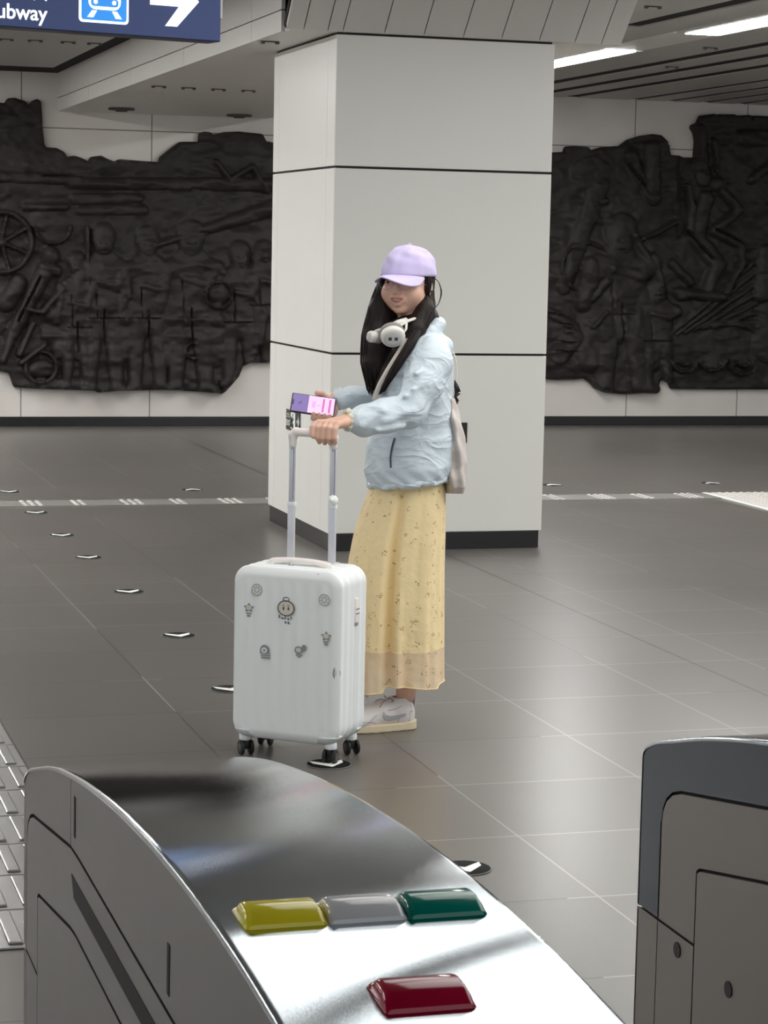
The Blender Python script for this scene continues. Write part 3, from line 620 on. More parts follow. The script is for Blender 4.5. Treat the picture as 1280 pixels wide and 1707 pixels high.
sL += person_strokes(172, 408, 650, 1.15) + person_strokes(246, 410, 648, 1.1, True) + person_strokes(318, 408, 650, 1.3, True) + person_strokes(400, 432, 640, 1.15, False) + person_strokes(440, 425, 590, 1.2, False) + person_strokes(128, 445, 645, 1.0) + person_strokes(-90, 400, 612, 1.3) + person_strokes(-180, 420, 612, 1.2)
relief('bronze_relief', polyL, sL, 'dark bronze wall relief of workers, wheel and locomotive, left of the pillar', 11)
polyR = [(840,265),(922,254),(942,253),(945,244),(960,243),(983,245),(987,250),(1005,245),(1035,243),(1050,232),(1070,226),(1090,223),(1105,225),(1115,235),(1121,258),(1135,259),(1140,262),(1160,262),(1162,235),(1160,222),(1154,212),(1156,208),(1165,204),(1170,192),(1195,189),(1197,192),(1200,190),(1228,190),(1231,192),(1255,191),(1256,201),(1259,192),(1280,193),(1360,196),(1480,200),(1490,640),(1400,652),(1280,650),(1200,650),(1122,649),(1118,640),(1110,634),(1103,635),(1101,643),(1104,651),(1098,657),(1075,656),(1040,658),(1010,655),(995,648),(985,637),(975,631),(960,633),(930,634),(905,632),(840,628)]
sR = []
sR += person_strokes(1035, 403, 648, 1.5, True) + person_strokes(1095, 493, 645, 1.45, False)
sR += [('c', 1035, 388, 1036, 390, 17, 17, .075), ('c', 1010, 470, 985, 500, 8, 7, .09), ('e', 982, 480, 17, 14, .08), ('c', 1010, 520, 985, 545, 5, 5, .1),
       ('c', 1134, 262, 1132, 392, 3.2, 3.2, .07), ('g', 1136, 262, 1134, 390, 1.8, .06), ('c', 1058, 395, 1090, 450, 7, 9, .08), ('c', 1070, 400, 1128, 370, 4, 4, .07), ('c', 1090, 430, 1100, 475, 9, 7, .08), ('g', 1078, 398, 1105, 440, 2.4, .05),
       # flying woman figure
       ('c', 1165, 215, 1172, 300, 10, 13, .06), ('c', 1190, 235, 1192, 290, 6, 6, .07), ('g', 1180, 225, 1192, 292, 2.8, .07), ('e', 1195, 308, 14, 13, .10), ('c', 1145, 310, 1152, 345, 5, 7, .08), ('c', 1152, 345, 1150, 385, 8, 9, .08), ('c', 1205, 320, 1228, 350, 9, 8, .09), ('c', 1228, 350, 1190, 385, 9, 10, .09), ('c', 1190, 385, 1232, 408, 10, 8, .09), ('c', 1232, 408, 1236, 440, 8, 6, .09), ('c', 1236, 440, 1210, 488, 6, 4, .08),
       ('g', 1190, 383, 1230, 402, 2.6, .06), ('c', 1175, 330, 1160, 395, 13, 15, .07), ('c', 1160, 395, 1195, 440, 15, 15, .07), ('c', 1195, 440, 1180, 480, 12, 10, .07), ('c', 1130, 488, 1200, 495, 10, 9, .09), ('e', 1135, 490, 13, 12, .10), ('c', 1120, 440, 1150, 470, 8, 8, .07), ('g', 1145, 385, 1185, 430, 2.6, .06),
       ('c', 985, 340, 1010, 335, 5, 6, .06), ('c', 1050, 260, 1088, 335, 12, 9, .06), ('g', 1050, 275, 1085, 325, 2.8, .06), ('c', 1085, 250, 1090, 330, 14, 13, .07), ('g', 968, 325, 1000, 338, 2.5, .05), ('e', 985, 290, 36, 30, .05), ('c', 1000, 300, 940, 480, 18, 12, .045), ('g', 945, 470, 960, 495, 2.6, .06), ('r', 975, 445, 40, 3, .05), ('c', 930, 590, 960, 560, 18, 16, .06), ('c', 915, 520, 960, 545, 9, 9, .05)]
for k in range(9):
    y0 = 505+k*9; sR.append(('c', 1115+k*14, 560-k*3, 1300, 400+k*22, 3.2, 4.5, .035))
for cx, cy, r in ((1140,600,20),(1185,595,22),(1237,600,24),(1140,600,8),(1237,600,10)): sR.append(('a', cx, cy, r, 3.4, .075))
for k in range(6): sR.append(('g', 905+k*4, 505+k*16, 945+k*3, 512+k*15, 2, .03))
sR += person_strokes(1330, 380, 640, 1.4) + person_strokes(1410, 400, 640, 1.3) + [('c', 1240, 230, 1400, 225, 14, 14, .04), ('c', 1250, 300, 1290, 270, 8, 8, .05)]
relief('bronze_relief', polyR, sR, 'dark bronze wall relief of soldier and child, right of the pillar', 31)

# ------------------------------------------------------------------ floor features
def tact_strip():
    t = thing('tactile_strip', 'grey tactile guide strip across the floor behind the pillar', 'tactile paving', (0, 13.84, 0))
    obj('strip', B(-8, 6.36, -.148, .148, 0, .004), 'tact', t)
    bm = bmesh.new(); x = -5.0; k = 0
    while x < 6.2:
        for i in range(2 if k % 2 else 3):
            for j in range(5):
                bmesh.ops.create_cone(bm, cap_ends=True, segments=8, radius1=.016, radius2=.011, depth=.006, matrix=Matrix.Translation((x+i*.045-.045, -.115+j*.057, .007)))
        x += .31; k += 1
    tag(obj('studs', bm, 'stud', t), kind='stuff')
tact_strip()
t = thing('tactile_field', 'studded silver tactile paving field at the right edge of the hall floor', 'tactile paving', (6.36, 12.4, 0))
obj('plate', B(0, 2.0, 0, 1.6, 0, .005), 'stud', t)
obj('border', B(-.03, 0, 0, 1.6, 0, .007), 'whiteink', t)
bm = bmesh.new()
for i in range(38):
    for j in range(30): bmesh.ops.create_cone(bm, cap_ends=True, segments=6, radius1=.016, radius2=.010, depth=.006, matrix=Matrix.Translation((.03+i*.052, .03+j*.053, .008)))
tag(obj('studs', bm, 'stud', t), kind='stuff')

def paver(x, y, label):
    t = thing('tactile_paver', label, 'tactile paving', (x, y, 0), 0, 'stainless pavers left of the gates')
    obj('plate', B(-.147, .147, -.147, .147, 0, .006, bev=.003), 'paver', t)
    for i in range(4):
        bm = B(-.017, .017, -.125, .125, .005, .012, bev=.004); o = obj('bar', bm, 'paver', t); o.location = (-.105+.07*i, (.0), 0)
    return t
p0 = None
for iy in range(9):
    for ix in range(2):
        x = .74-.3*ix; y = 5.19+.3*iy
        if p0 is None: p0 = paver(x, y, 'ribbed steel tactile paver in the strip left of the near ticket gate'); continue
        c = copy_tree(p0); c.location = (x, y, 0)

def disc(x, y, label, flip=False, turn=0.0):
    t = thing('floor_arrow_disc', label, 'floor marker', (x, y, 0), turn, 'round black arrow markers set in the floor')
    bm = bmesh.new(); cyl(bm, (0,0,0), (0,0,.004), .068, 32, .001); obj('disc', bm, 'disc', t, auto=40)
    bm = bmesh.new(); tube(bm, [(.0685*math.cos(2*PI*k/32), .0685*math.sin(2*PI*k/32), .002) for k in range(33)], .0016, 6, cap=False); obj('rim', bm, 'discrim', t, smooth=True)
    s = -1 if not flip else 1
    pts = [(-.052,-s*.040),(-.048,-s*.008),(0,s*.046),(.048,-s*.008),(.052,-s*.040),(0,s*.002)]
    obj('arrow', prism(pts, .004, .0052, 'Z'), 'discwhite', t)
for (x, y, l, fl) in ((1.77,14.52,'black arrow disc in the floor beyond the tactile strip, at the far left edge',False),(1.789,13.38,'black arrow disc just in front of the tactile strip at the left',False),
    (1.788,12.32,'second arrow disc this side of the tactile strip, left of the pillar',False),(1.793,11.43,'third arrow disc this side of the tactile strip, left of the pillar',False),
    (1.80,10.27,'fourth arrow disc this side of the tactile strip, two before the suitcase',False),(1.798,9.075,'arrow disc on the open floor nearest the suitcase on its left',False),
    (1.76,7.93,'arrow disc mostly hidden behind the suitcase left edge',False),(1.804,6.70,'arrow disc under the front right caster of the suitcase',False),(1.845,5.477,'arrow disc peeking out beside the near ticket gate',False),
    (2.958,14.52,'arrow disc beyond the tactile strip, just left of the pillar',True),(5.48,14.59,'arrow disc beyond the tactile strip, just right of the pillar',True),(6.667,14.605,'arrow disc beyond the tactile strip at the far right',True)):
    disc(x, y, l, fl)

# ------------------------------------------------------------------ hanging sign
u = Vector((math.sin(math.radians(75.6)), math.cos(math.radians(75.6)), 0)); SB = Vector((1.8997, 8.8698, 0))
t = thing('hanging_sign', 'navy blue illuminated hanging subway direction sign at top left', 'sign', SB, math.atan2(u.y, u.x))
obj('housing', B(-2.1, 0, .004, .11, 2.38, 2.675, bev=.003), 'bluebox', t)
obj('face', B(-2.095, -.003, 0, .004, 2.384, 2.671), 'blue', t)
text_obj('lettering', 'Subway', .078, 'signwhite', t, basis((-.962,-.001,2.412), (1,0,0), (0,0,1), (0,-1,0)), .001, True, 1.0)
text_obj('lettering', '地铁', .105, 'signwhite', t, basis((-.93,-.001,2.492), (1,0,0), (0,0,1), (0,-1,0)), .001, False)
def rrect(x0, x1, z0, z1, r, n=6):
    o = []
    for cx, cz, a in ((x1-r,z1-r,0),(x0+r,z1-r,90),(x0+r,z0+r,180),(x1-r,z0+r,270)):
        for k in range(n+1): b = math.radians(a+90*k/n); o.append((cx+r*math.cos(b), cz+r*math.sin(b)))
    return o
obj('icon_border', prism(rrect(-.597,-.394,2.419,2.625,.015), -.003, 0, 'Y'), 'signwhite', t)
obj('icon_field', prism(rrect(-.588,-.403,2.428,2.616,.010), -.0045, -.003, 'Y'), 'signblue', t)
obj('icon_train', prism(rrect(-.560,-.428,2.468,2.600,.030), -.006, -.0045, 'Y'), 'signwhite', t)
obj('icon_window', prism(rrect(-.548,-.440,2.532,2.586,.016), -.0075, -.006, 'Y'), 'signblue', t)
obj('icon_window', prism(rrect(-.548,-.440,2.512,2.524,.003), -.0075, -.006, 'Y'), 'signblue', t)
obj('icon_panel', prism(rrect(-.550,-.438,2.480,2.509,.012), -.0075, -.006, 'Y'), 'signblue', t)
for x in (-.532, -.456):
    bm = bmesh.new(); cyl(bm, (x,-.009,2.496), (x,-.0075,2.496), .0085, 16); obj('icon_headlamp', bm, 'signwhite', t)
obj('icon_rail', prism([(-.545,2.464),(-.525,2.464),(-.54,2.438),(-.565,2.438)], -.006, -.0045, 'Y'), 'signwhite', t)
obj('icon_rail', prism([(-.463,2.464),(-.443,2.464),(-.423,2.438),(-.448,2.438)], -.006, -.0045, 'Y'), 'signwhite', t)
zc = 2.526
obj('arrow', prism([(-.304,zc-.024),(-.182,zc-.024),(-.240,2.426),(-.190,2.426),(-.098,zc),(-.190,2*zc-2.426),(-.240,2*zc-2.426),(-.182,zc+.024),(-.304,zc+.024)], -.004, 0, 'Y'), 'signwhite', t)
obj('end_bracket', B(.0, .022, .03, .09, 2.47, 2.60, bev=.003), 'steel_side', t)
for x in (-.3, -1.7):
    bm = bmesh.new(); cyl(bm, (x,.055,2.67), (x,.055,2.98), .012, 12); obj('hanging_rod', bm, 'steel_side', t, smooth=True)

# ------------------------------------------------------------------ ticket gates
prof = [(3.335,.0),(3.335,.795),(3.326,.808),(3.31,.8175),(3.27,.832),(3.207,.8475),(3.10,.874),(2.97,.900),(2.83,.922),(2.70,.939),(2.55,.955),(2.40,.967),(2.25,.9755),(2.06,.980),(1.89,.9775),(1.72,.968),(1.55,.9535),(1.35,.929),(1.15,.897),(.95,.855),(.80,.815),(.78,.80),(.78,0)]
top = [tuple(p) for p in spline(prof[1:-1], 4)]
def gate(x, panelY, doorY, frame_m, panel_m, label, holes, seamz):
    W = .282; t = thing('ticket_gate', label, 'ticket gate', (x, 0, 0))
    G = .0025; TH = .006
    # core and skin
    core = [(3.325,.0)]+[(min(a, 3.325), b-.006) for a, b in top]+[(.79,0)]
    obj('core', prism(core, TH-.001, W-TH+.001, 'X'), 'gap', t)
    # top plate follows the arch
    bm = bmesh.new(); rows = []
    for (a, b) in top:
        rows.append([bm.verts.new((xx, a, b+dz)) for xx, dz in ((-.0015,-.004),(-.0012,.0006),(.0015,.0025),(.006,.003),(W/2,.003),(W-.006,.003),(W-.0015,.0025),(W+.0012,.0006),(W+.0015,-.004))])
    for i in range(len(rows)-1):
        for j in range(8): bm.faces.new((rows[i][j], rows[i][j+1], rows[i+1][j+1], rows[i+1][j]))
    obj('top_plate', bm, 'steel_top', t, smooth=True)
    # sides
    pz = [(panelY,.707),(panelY-.004,.728),(panelY-.016,.747),(panelY-.038,.762),(panelY-.07,.772),(2.87,.822),(2.80,.8235),(.90,.8235)]
    dz = [(doorY,.665),(doorY-.01,.671),(2.875,.7135),(2.83,.717),(.98,.717)]
    for side in (0, 1):
        x0, x1 = (0, TH) if side == 0 else (W-TH, W)
        endpiece = [p for p in top if p[0] >= 2.872+.002]
        fr_end = [(2.873+.001,.8215+G)]+[(a, b+G) for a, b in pz[::-1] if a > 2.875]+[(panelY+G,.707),(panelY+G,.552)]+[(3.335,.552)]+[(a, b-.002) for a, b in endpiece]+[(2.874,.9135)]
        obj('end_frame', prism(fr_end, x0, x1, 'X'), frame_m, t)
        mainp = [p for p in top if p[0] < 2.868]
        fr_main = [(2.870,.9135)]+[(a, b-.002) for a, b in mainp]+[(.78,.552),(.90-G,.552),(.90-G,.8235+G),(2.80,.8235+G),(2.870,.8215+G)]
        obj('side_frame', prism(fr_main, x0, x1, 'X'), 'steel_side' if frame_m == 'steel_side' else frame_m, t)
        pan = [(panelY-G,.552),(panelY-G,.707)]+[(a-G*.6, b-G) for a, b in pz[1:-1]]+[(.90+G,.8235-G),(.90+G,.552)]
        inner = [(.98-G,.552),(.98-G,.717+G)]+[(a, b+G) for a, b in dz[::-1][1:]]+[(doorY+G,.665),(doorY+G,.552)]
        obj('upper_panel', prism(pan+inner, x0, x1, 'X'), panel_m, t)
        door = [(doorY-G,.03)]+[(a-G*.5, b-G) for a, b in dz[:-1]]+[(.98+G,.717-G),(.98+G,.03)]
        dr = obj('door', prism(door, x0, x1, 'X'), panel_m, t)
        obj('lower_panel', prism([(3.335,0.03),(3.335,.5475),(panelY+G,.5475),(panelY+G,.03)], x0, x1, 'X'), panel_m, t)
        obj('lower_panel', prism([(panelY-G*.2,0.03),(panelY-G*.2,.5475),(doorY+G,.5475),(doorY+G,.03)], x0, x1, 'X'), panel_m, t)
        obj('lower_panel', prism([(.98-G,0.03),(.98-G,.5475),(.78,.5475),(.78,.03)], x0, x1, 'X'), panel_m, t)
        xo0, xo1 = (-.0008, .001) if side == 0 else (W-.001, W+.0008)
        if holes:
            for hy, hz in ((3.171,.524),(2.983,.522)):
                bm = bmesh.new(); cyl(bm, (xo0-.0006 if side == 0 else xo1+.0006, hy, hz), ((x0+x1)/2, hy, hz), .0125, 20); obj('keyhole', bm, 'black', t)
        else:
            obj('sensor_strip', prism([(2.86,.789),(2.84,.762),(1.2,.762),(1.2,.789)], xo0, xo1, 'X'), 'glassblack', t)
        for my in (2.836, 2.205, 1.574): obj('sensor_window', B(xo0, xo1, my-.006, my+.006, .843, .896), 'glassblack', t)
    obj('end_cap', B(.0, W, 3.327, 3.335, .55, .80, bev=.002), frame_m, t); obj('end_cap', B(.0, W, 3.327, 3.335, .02, .547, bev=.002), panel_m, t)
    obj('end_cap', B(.0, W, .78, .79, .02, .795, bev=.002), frame_m, t)
    return t
gL = gate(.43, 3.308, 3.187, 'steel_side', 'steel_side', 'brushed steel ticket gate in the lower left foreground with four coloured blocks', False, .55)
gR = gate(1.42, 3.25, 3.11, 'steel_dark', 'steel_panel', 'grey ticket gate with dark frame at the lower right edge', True, .55)
def zt(y):
    A = np.array(top); i = np.argsort(A[:,0]); return float(np.interp(y, A[i,0], A[i,1]))
def lens(x0, x1, yc, m, label):
    """faceted lozenge light block lying across the gate top"""
    hw = .031; t = Vector((0, -.04, 0)); s = math.atan2(zt(yc-.03)-zt(yc+.03), -.06)
    bm = bmesh.new(); L = (x1-x0)/2
    sec = [(-hw,0),(-hw*.97,.004),(-hw*.55,.0125),(-hw*.3,.0145),(hw*.3,.0145),(hw*.55,.0125),(hw*.97,.004),(hw,0)]
    ringx = [(-L,.94,.25),(-L+.0015,.98,.55),(-L+.0045,1,.88),(-L+.008,1,1),(L-.008,1,1),(L-.0045,1,.88),(L-.0015,.98,.55),(L,.94,.25)]
    R = [[bm.verts.new((xx, a*k, b*h)) for a, b in sec] for xx, k, h in ringx]
    for i in range(len(R)-1):
        for j in range(7): bm.faces.new((R[i][j], R[i][j+1], R[i+1][j+1], R[i+1][j]))
    for r_ in (R[0], R[-1]): bm.faces.new(r_)
    for i in range(len(R)-1): bm.faces.new((R[i][0], R[i+1][0], R[i+1][-1], R[i][-1]))
    o = obj('indicator_block', bm, m, auto=35); o.location = ((x0+x1)/2, yc, zt(yc)+.003); o.rotation_euler = (math.atan((zt(yc+.03)-zt(yc-.03))/.06), 0, 0)
    tag(o, label, 'indicator light', 'coloured blocks on the gate top')
lens(.453, .530, 1.990, 'yellow', 'yellow block on the steel gate top, left of the row')
lens(.532, .606, 1.990, 'white_lens', 'pale grey block on the gate top, between yellow and green')
lens(.608, .684, 1.990, 'green', 'teal green block on the gate top, right end of the row')
lens(.521, .600, 1.770, 'red', 'dark red block on the gate top, nearest the camera')
# ================================================================== SUITCASE
OX, OY = 2.175, 7.216          # spot where the woman stands
def L2W(a, b):                 # (right, away) of the walking frame -> world
    return OX+a*math.cos(YAW)+b*math.sin(YAW), OY-a*math.sin(YAW)+b*math.cos(YAW)
cx, cy = L2W(-.312, -.455)
case = thing('suitcase', 'white ribbed wheeled cabin suitcase covered with small stickers, held by the woman', 'suitcase', (cx, cy, 0), -YAW-math.radians(22.5))
CW, CD, C0z, C1z = .183, .110, .062, .603
s = SDF((-.20,-.13,.045), (.20,.13,.62), .003)
x = s.ax[0][:,None,None]; y = s.ax[1][None,:,None]; z = s.ax[2][None,None,:]
zc = (C0z+C1z)/2; hz = (C1z-C0z)/2
sr = .0052*np.cos(y*2*PI/.046)                     # ridges round the sides
def rbox2(px, pz, hx, hz_, r):
    qx = np.abs(px)-(hx-r); qz = np.abs(pz)-(hz_-r)
    return np.sqrt(np.maximum(qx, 0)**2+np.maximum(qz, 0)**2)+np.minimum(np.maximum(qx, qz), 0)-r
edge = rbox2(x, z-zc, CW, hz, .052)+.002-sr
fr = .0019*np.cos(x*2*PI/.043)*np.clip((.565-z)/.03, 0, 1)*np.clip((z-.10)/.03, 0, 1)*np.clip((.165-np.abs(x))/.02, 0, 1)
dy = np.abs(y)-CD-fr*1.0+.0019
r = .024; qx = edge+r; qy = dy+r
d = np.sqrt(np.maximum(qx, 0)**2+np.maximum(qy, 0)**2)+np.minimum(np.maximum(qx, qy), 0)-r
zipg = .006-np.abs(y-.012); d = np.maximum(d, -(np.maximum(-(edge+.006), -zipg*1.0)) if False else d)
groove = np.maximum(np.abs(y-.012)-.0035, -(edge+.005)); d = np.maximum(d, -groove)
s.D = d.astype(np.float32)
obj('shell', s.mesh('shell'), 'case', case)
bm = bmesh.new()
def rloop(yy, off, n=8):
    return [(px, yy, pz) for px, pz in rrect(-CW+off, CW-off, C0z+off, C1z-off, .050, n)]
lp = rloop(.012, .0035); tube(bm, lp+lp[:1], .0035, 6, cap=False); obj('zip', bm, 'case_trim', case, smooth=True)
# lower corner guards
for sx in (-1, 1):
    for sy in (-1, 1):
        g = SDF((min(sx*.09, sx*.2), min(sy*.03, sy*.13), .05), (max(sx*.09, sx*.2), max(sy*.03, sy*.13), .13), .003)
        gx = g.ax[0][:,None,None]; gy = g.ax[1][None,:,None]; gz = g.ax[2][None,None,:]
        e = rbox2(gx, gz-zc, CW+.0035, hz+.002, .052); dy_ = np.abs(gy)-CD-.002; q1 = e+.026; q2 = dy_+.026
        dd = np.sqrt(np.maximum(q1, 0)**2+np.maximum(q2, 0)**2)+np.minimum(np.maximum(q1, q2), 0)-.026
        cut = np.maximum(np.maximum(gz-(.088+.0*gx), .112-np.abs(gx)+(gz-.075)*.5), .055-np.abs(gy)); dd = np.maximum(dd, cut)
        g.D = dd.astype(np.float32); obj('corner_guard', g.mesh('corner_guard'), 'case_trim', case)
# casters
for sx in (-1, 1):
    for sy in (-1, 1):
        px, py = sx*.148, sy*.078; ca = thing('caster', None, None); ca.parent = case; ca.location = (px, py, 0); ca.rotation_euler = (0, 0, .35+(.5 if sx*sy > 0 else -.25))
        bm = bmesh.new(); cyl(bm, (0,0,.046), (0,0,.068), .019, 18, .004); obj('caster_cap', bm, 'case', ca, auto=40)
        bm = B(-.009, .009, -.016, .012, .018, .048, bev=.004); cyl(bm, (-.020,-.006,.0235), (.020,-.006,.0235), .005, 10); obj('fork', bm, 'black', ca, auto=40)
        for k in (-1, 1):
            bm = bmesh.new(); cyl(bm, (k*.011,-.006,.0235), (k*.021,-.006,.0235), .0235, 28, .003); w = obj('wheel', bm, 'rubber', ca, auto=40)
            bm = bmesh.new(); cyl(bm, (k*.0205,-.006,.0235), (k*.0218,-.006,.0235), .0135, 20, .0005); obj('hub', bm, 'fitting', ca, auto=40)
# telescopic handle
hb = .068
tp = obj('handle_socket', B(-.095, .095, hb-.022, hb+.022, C1z-.006, C1z+.006, bev=.004), 'case_trim', case, auto=40)
for k in (-1, 1):
    x0 = k*.071+.004
    p = obj('pole', B(x0-.0115, x0+.0115, hb-.007, hb+.007, C1z-.01, .792, bev=.003), 'pole', case, auto=40)
    obj('pole', B(x0-.0095, x0+.0095, hb-.0055, hb+.0055, .785, 1.005, bev=.0025), 'pole', case, auto=40)
    obj('pole_collar', B(x0-.0135, x0+.0135, hb-.009, hb+.009, .780, .792, bev=.002), 'case', case, auto=40)
    obj('pole_channel', B(x0+.0058, x0+.0080, hb-.0062, hb-.0050, .80, .99), 'pole_edge', case)
    for zz in (.962, .975):
        bm = bmesh.new(); cyl(bm, (x0,hb-.0068,zz), (x0,hb-.0052,zz), .0022, 10); obj('rivet', bm, 'pole_edge', case)
g = SDF((-.11,.03,.95), (.115,.105,1.06), .0025)
g.chain([(-.067,hb,.975),(-.067,hb,1.003),(-.056,hb,1.015),(.064,hb,1.012),(.075,hb,1.003),(.075,hb,.975)], [.0125,.0135,.0135,.0125,.0135,.0125], .006)
obj('grip', g.mesh('grip'), 'case_pink', case)
bm = bmesh.new(); ball(bm, (.078, hb-.006, .806), (.017,.014,.017)); ball(bm, (.078, hb-.018, .808), (.008,.006,.008)); obj('round_clip', bm, 'case', case, smooth=True)
# carry handle on top
bm = bmesh.new(); pts = spline([(-.108,-.004,C1z+.002),(-.09,-.004,C1z+.012),(-.05,-.004,C1z+.019),(0,-.004,C1z+.021),(.05,-.004,C1z+.018),(.09,-.004,C1z+.009),(.108,-.004,C1z+.0)], 5)
tube(bm, pts, [.010]*4+[.014]*(len(pts)-8)+[.010]*4, 12, flat=((0,1,0), 1.0)); 
for v in bm.verts: v.co.z = C1z+.006+(v.co.z-C1z-.006)*.62 if v.co.z > C1z+.006 else v.co.z
obj('carry_handle', bm, 'case_pink', case, smooth=True)
obj('handle_base', B(-.112, -.085, -.016, .010, C1z-.006, C1z+.006, bev=.003), 'case_pink', case, auto=40); obj('handle_base', B(.085, .112, -.016, .010, C1z-.006, C1z+.006, bev=.003), 'case_pink', case, auto=40)
bm = bmesh.new(); tube(bm, [(-.03,-.022,C1z+.01),(-.028,-.03,C1z+.002),(-.02,-.032,C1z-.004),(-.012,-.03,C1z+.004)], .0016, 6); ball(bm, (-.02,-.034,C1z-.002), (.007,.003,.005)); obj('luggage_tag', bm, 'stick_grey', case, smooth=True)
# combination lock and side handle on the right side
obj('lock', B(CW-.004, CW+.008, -.001, .026, .435, .512, bev=.003), 'case_pink', case, auto=40)
for zz in (.462, .476): obj('lock_slot', B(CW+.0078, CW+.0088, .0, .025, zz, zz+.003), 'stick_dark', case)
obj('lock_slot', B(CW-.001, CW+.006, .001, .024, .424, .435, bev=.002), 'stick_grey', case)
bm = bmesh.new(); cyl(bm, (CW-.02,.09,.30), (CW+.0,.09,.30), .004, 10); obj('side_stud', bm, 'black', case); bm = bmesh.new(); cyl(bm, (-CW-.014,.05,.222), (-CW+.002,.05,.222), .009, 12, .002); obj('side_foot', bm, 'black', case)
# stickers, thin prints on the front and rim
FY = -CD-.0006
def ring(cx, cz, r0, r1, n=28): return [(cx+r1*math.cos(2*PI*k/n), cz+r1*math.sin(2*PI*k/n)) for k in range(n)], [(cx+r0*math.cos(2*PI*k/n), cz+r0*math.sin(2*PI*k/n)) for k in range(n)]
def ringmesh(bm, cx, cz, rx0, rz0, rx1, rz1, y, n=28):
    A = [bm.verts.new((cx+rx1*math.cos(2*PI*k/n), y, cz+rz1*math.sin(2*PI*k/n))) for k in range(n)]; Bq = [bm.verts.new((cx+rx0*math.cos(2*PI*k/n), y, cz+rz0*math.sin(2*PI*k/n))) for k in range(n)]
    for k in range(n): bm.faces.new((A[k], A[(k+1) % n], Bq[(k+1) % n], Bq[k]))
def sticker(cx, cz, kind, y=FY):
    par = None
    if kind in ('badge', 'badge2'):
        bm = bmesh.new(); cyl(bm, (cx,y,cz), (cx,y-.0006,cz), .0195, 28); par = obj('sticker', bm, 'stick_white', case)
        bm = bmesh.new(); ringmesh(bm, cx, cz, .0165, .0165, .0185, .0185, y-.0009); ringmesh(bm, cx, cz, .0065, .0065, .0085, .0085, y-.0009)
        for k in range(8):
            a = k*PI/4+.2; box(bm, cx+.0125*math.cos(a)-.0018, cx+.0125*math.cos(a)+.0018, y-.0009, y-.0007, cz+.0125*math.sin(a)-.0014, cz+.0125*math.sin(a)+.0014)
        obj('sticker_print', bm, 'stick_grey', par)
    elif kind == 'round':
        bm = bmesh.new(); n = 32; bm.faces.new([bm.verts.new((cx+.0275*math.cos(2*PI*k/n), y-.0005, cz+.0235*math.sin(2*PI*k/n))) for k in range(n)]); par = obj('sticker', bm, 'stick_tan', case)
        bm = bmesh.new(); ringmesh(bm, cx, cz, .0255, .0215, .029, .025, y-.0009, 32); ringmesh(bm, cx, cz+.028, .009, .005, .0115, .0075, y-.0009, 20)
        for k in (-1, 1):
            n = 12; bm.faces.new([bm.verts.new((cx+k*.0085+.0030*math.cos(2*PI*j/n), y-.001, cz-.001+.0056*math.sin(2*PI*j/n))) for j in range(n)]); box(bm, cx+k*.0085-.0035, cx+k*.0085+.0035, y-.0011, y-.0009, cz+.008, cz+.0098)
        # ribbon of small lettering under the oval
        for i, (a, b_, w, h) in enumerate(((-.024,-.032,.007,.010),(-.014,-.035,.008,.006),(-.004,-.034,.006,.009),(.006,-.036,.008,.007),(.016,-.033,.006,.009),(-.004,-.047,.009,.006),(.007,-.049,.008,.008))): 
            box(bm, cx+a, cx+a+w*.5, y-.001, y-.0008, cz+b_, cz+b_+h); box(bm, cx+a, cx+a+w, y-.001, y-.0008, cz+b_, cz+b_+.0022)
        obj('sticker_print', bm, 'stick_dark', par)
    elif kind in ('star', 'starR'):
        f = 1 if kind == 'star' else -1; pts = []
        for k in range(10):
            a = PI/2+k*PI/5; rr = .0195 if k % 2 == 0 else .0105; pts.append((cx+f*rr*math.cos(a), cz+.006+rr*.85*math.sin(a)))
        pts += []
        bm = prism(pts, y-.0006, y, 'Y'); par = obj('sticker', bm, 'stick_grey', case)
        bm = bmesh.new(); n = 16; bm.faces.new([bm.verts.new((cx+.0095*math.cos(2*PI*k/n), y-.0012, cz+.007+.0078*math.sin(2*PI*k/n))) for k in range(n)]); obj('sticker_print', bm, 'stick_tan', par)
        bm = bmesh.new(); box(bm, cx-.009, cx+.009, y-.001, y-.0004, cz-.014, cz-.009); box(bm, cx-.006, cx+.006, y-.001, y-.0004, cz-.022, cz-.016); obj('sticker_print', bm, 'stick_grey', par)
    elif kind == 'arch':
        bm = bmesh.new(); pts = [(cx-.016,cz-.008)]+[(cx+.016*math.cos(PI-k*PI/10), cz+.002+.018*math.sin(PI-k*PI/10)) for k in range(11)]+[(cx+.016,cz-.008)]
        prism(pts, y-.0006, y, 'Y', bm); par = obj('sticker', bm, 'stick_grey', case)
        bm = bmesh.new(); ringmesh(bm, cx-.001, cz+.003, .004, .004, .010, .009, y-.001, 20); obj('sticker_print', bm, 'stick_white', par)
        bm = bmesh.new(); box(bm, cx-.013, cx+.021, y-.001, y-.0003, cz-.015, cz-.011); box(bm, cx-.011, cx+.020, y-.001, y-.0003, cz-.023, cz-.018); obj('sticker_print', bm, 'stick_grey', par)
    elif kind == 'duo':
        bm = bmesh.new()
        for ox, oz, rx, rz in ((-.004,0,.013,.012),(.014,.008,.008,.010)):
            n = 18; bm.faces.new([bm.verts.new((cx+ox+rx*math.cos(2*PI*k/n)*(1+.12*(k % 2)), y-.0005, cz+oz+rz*math.sin(2*PI*k/n)*(1+.12*(k % 2)))) for k in range(n)])
        par = obj('sticker', bm, 'stick_grey', case)
        bm = bmesh.new(); n = 14; bm.faces.new([bm.verts.new((cx-.004+.009*math.cos(2*PI*k/n), y-.001, cz+.001+.0075*math.sin(2*PI*k/n))) for k in range(n)]); obj('sticker_print', bm, 'stick_tan', par)
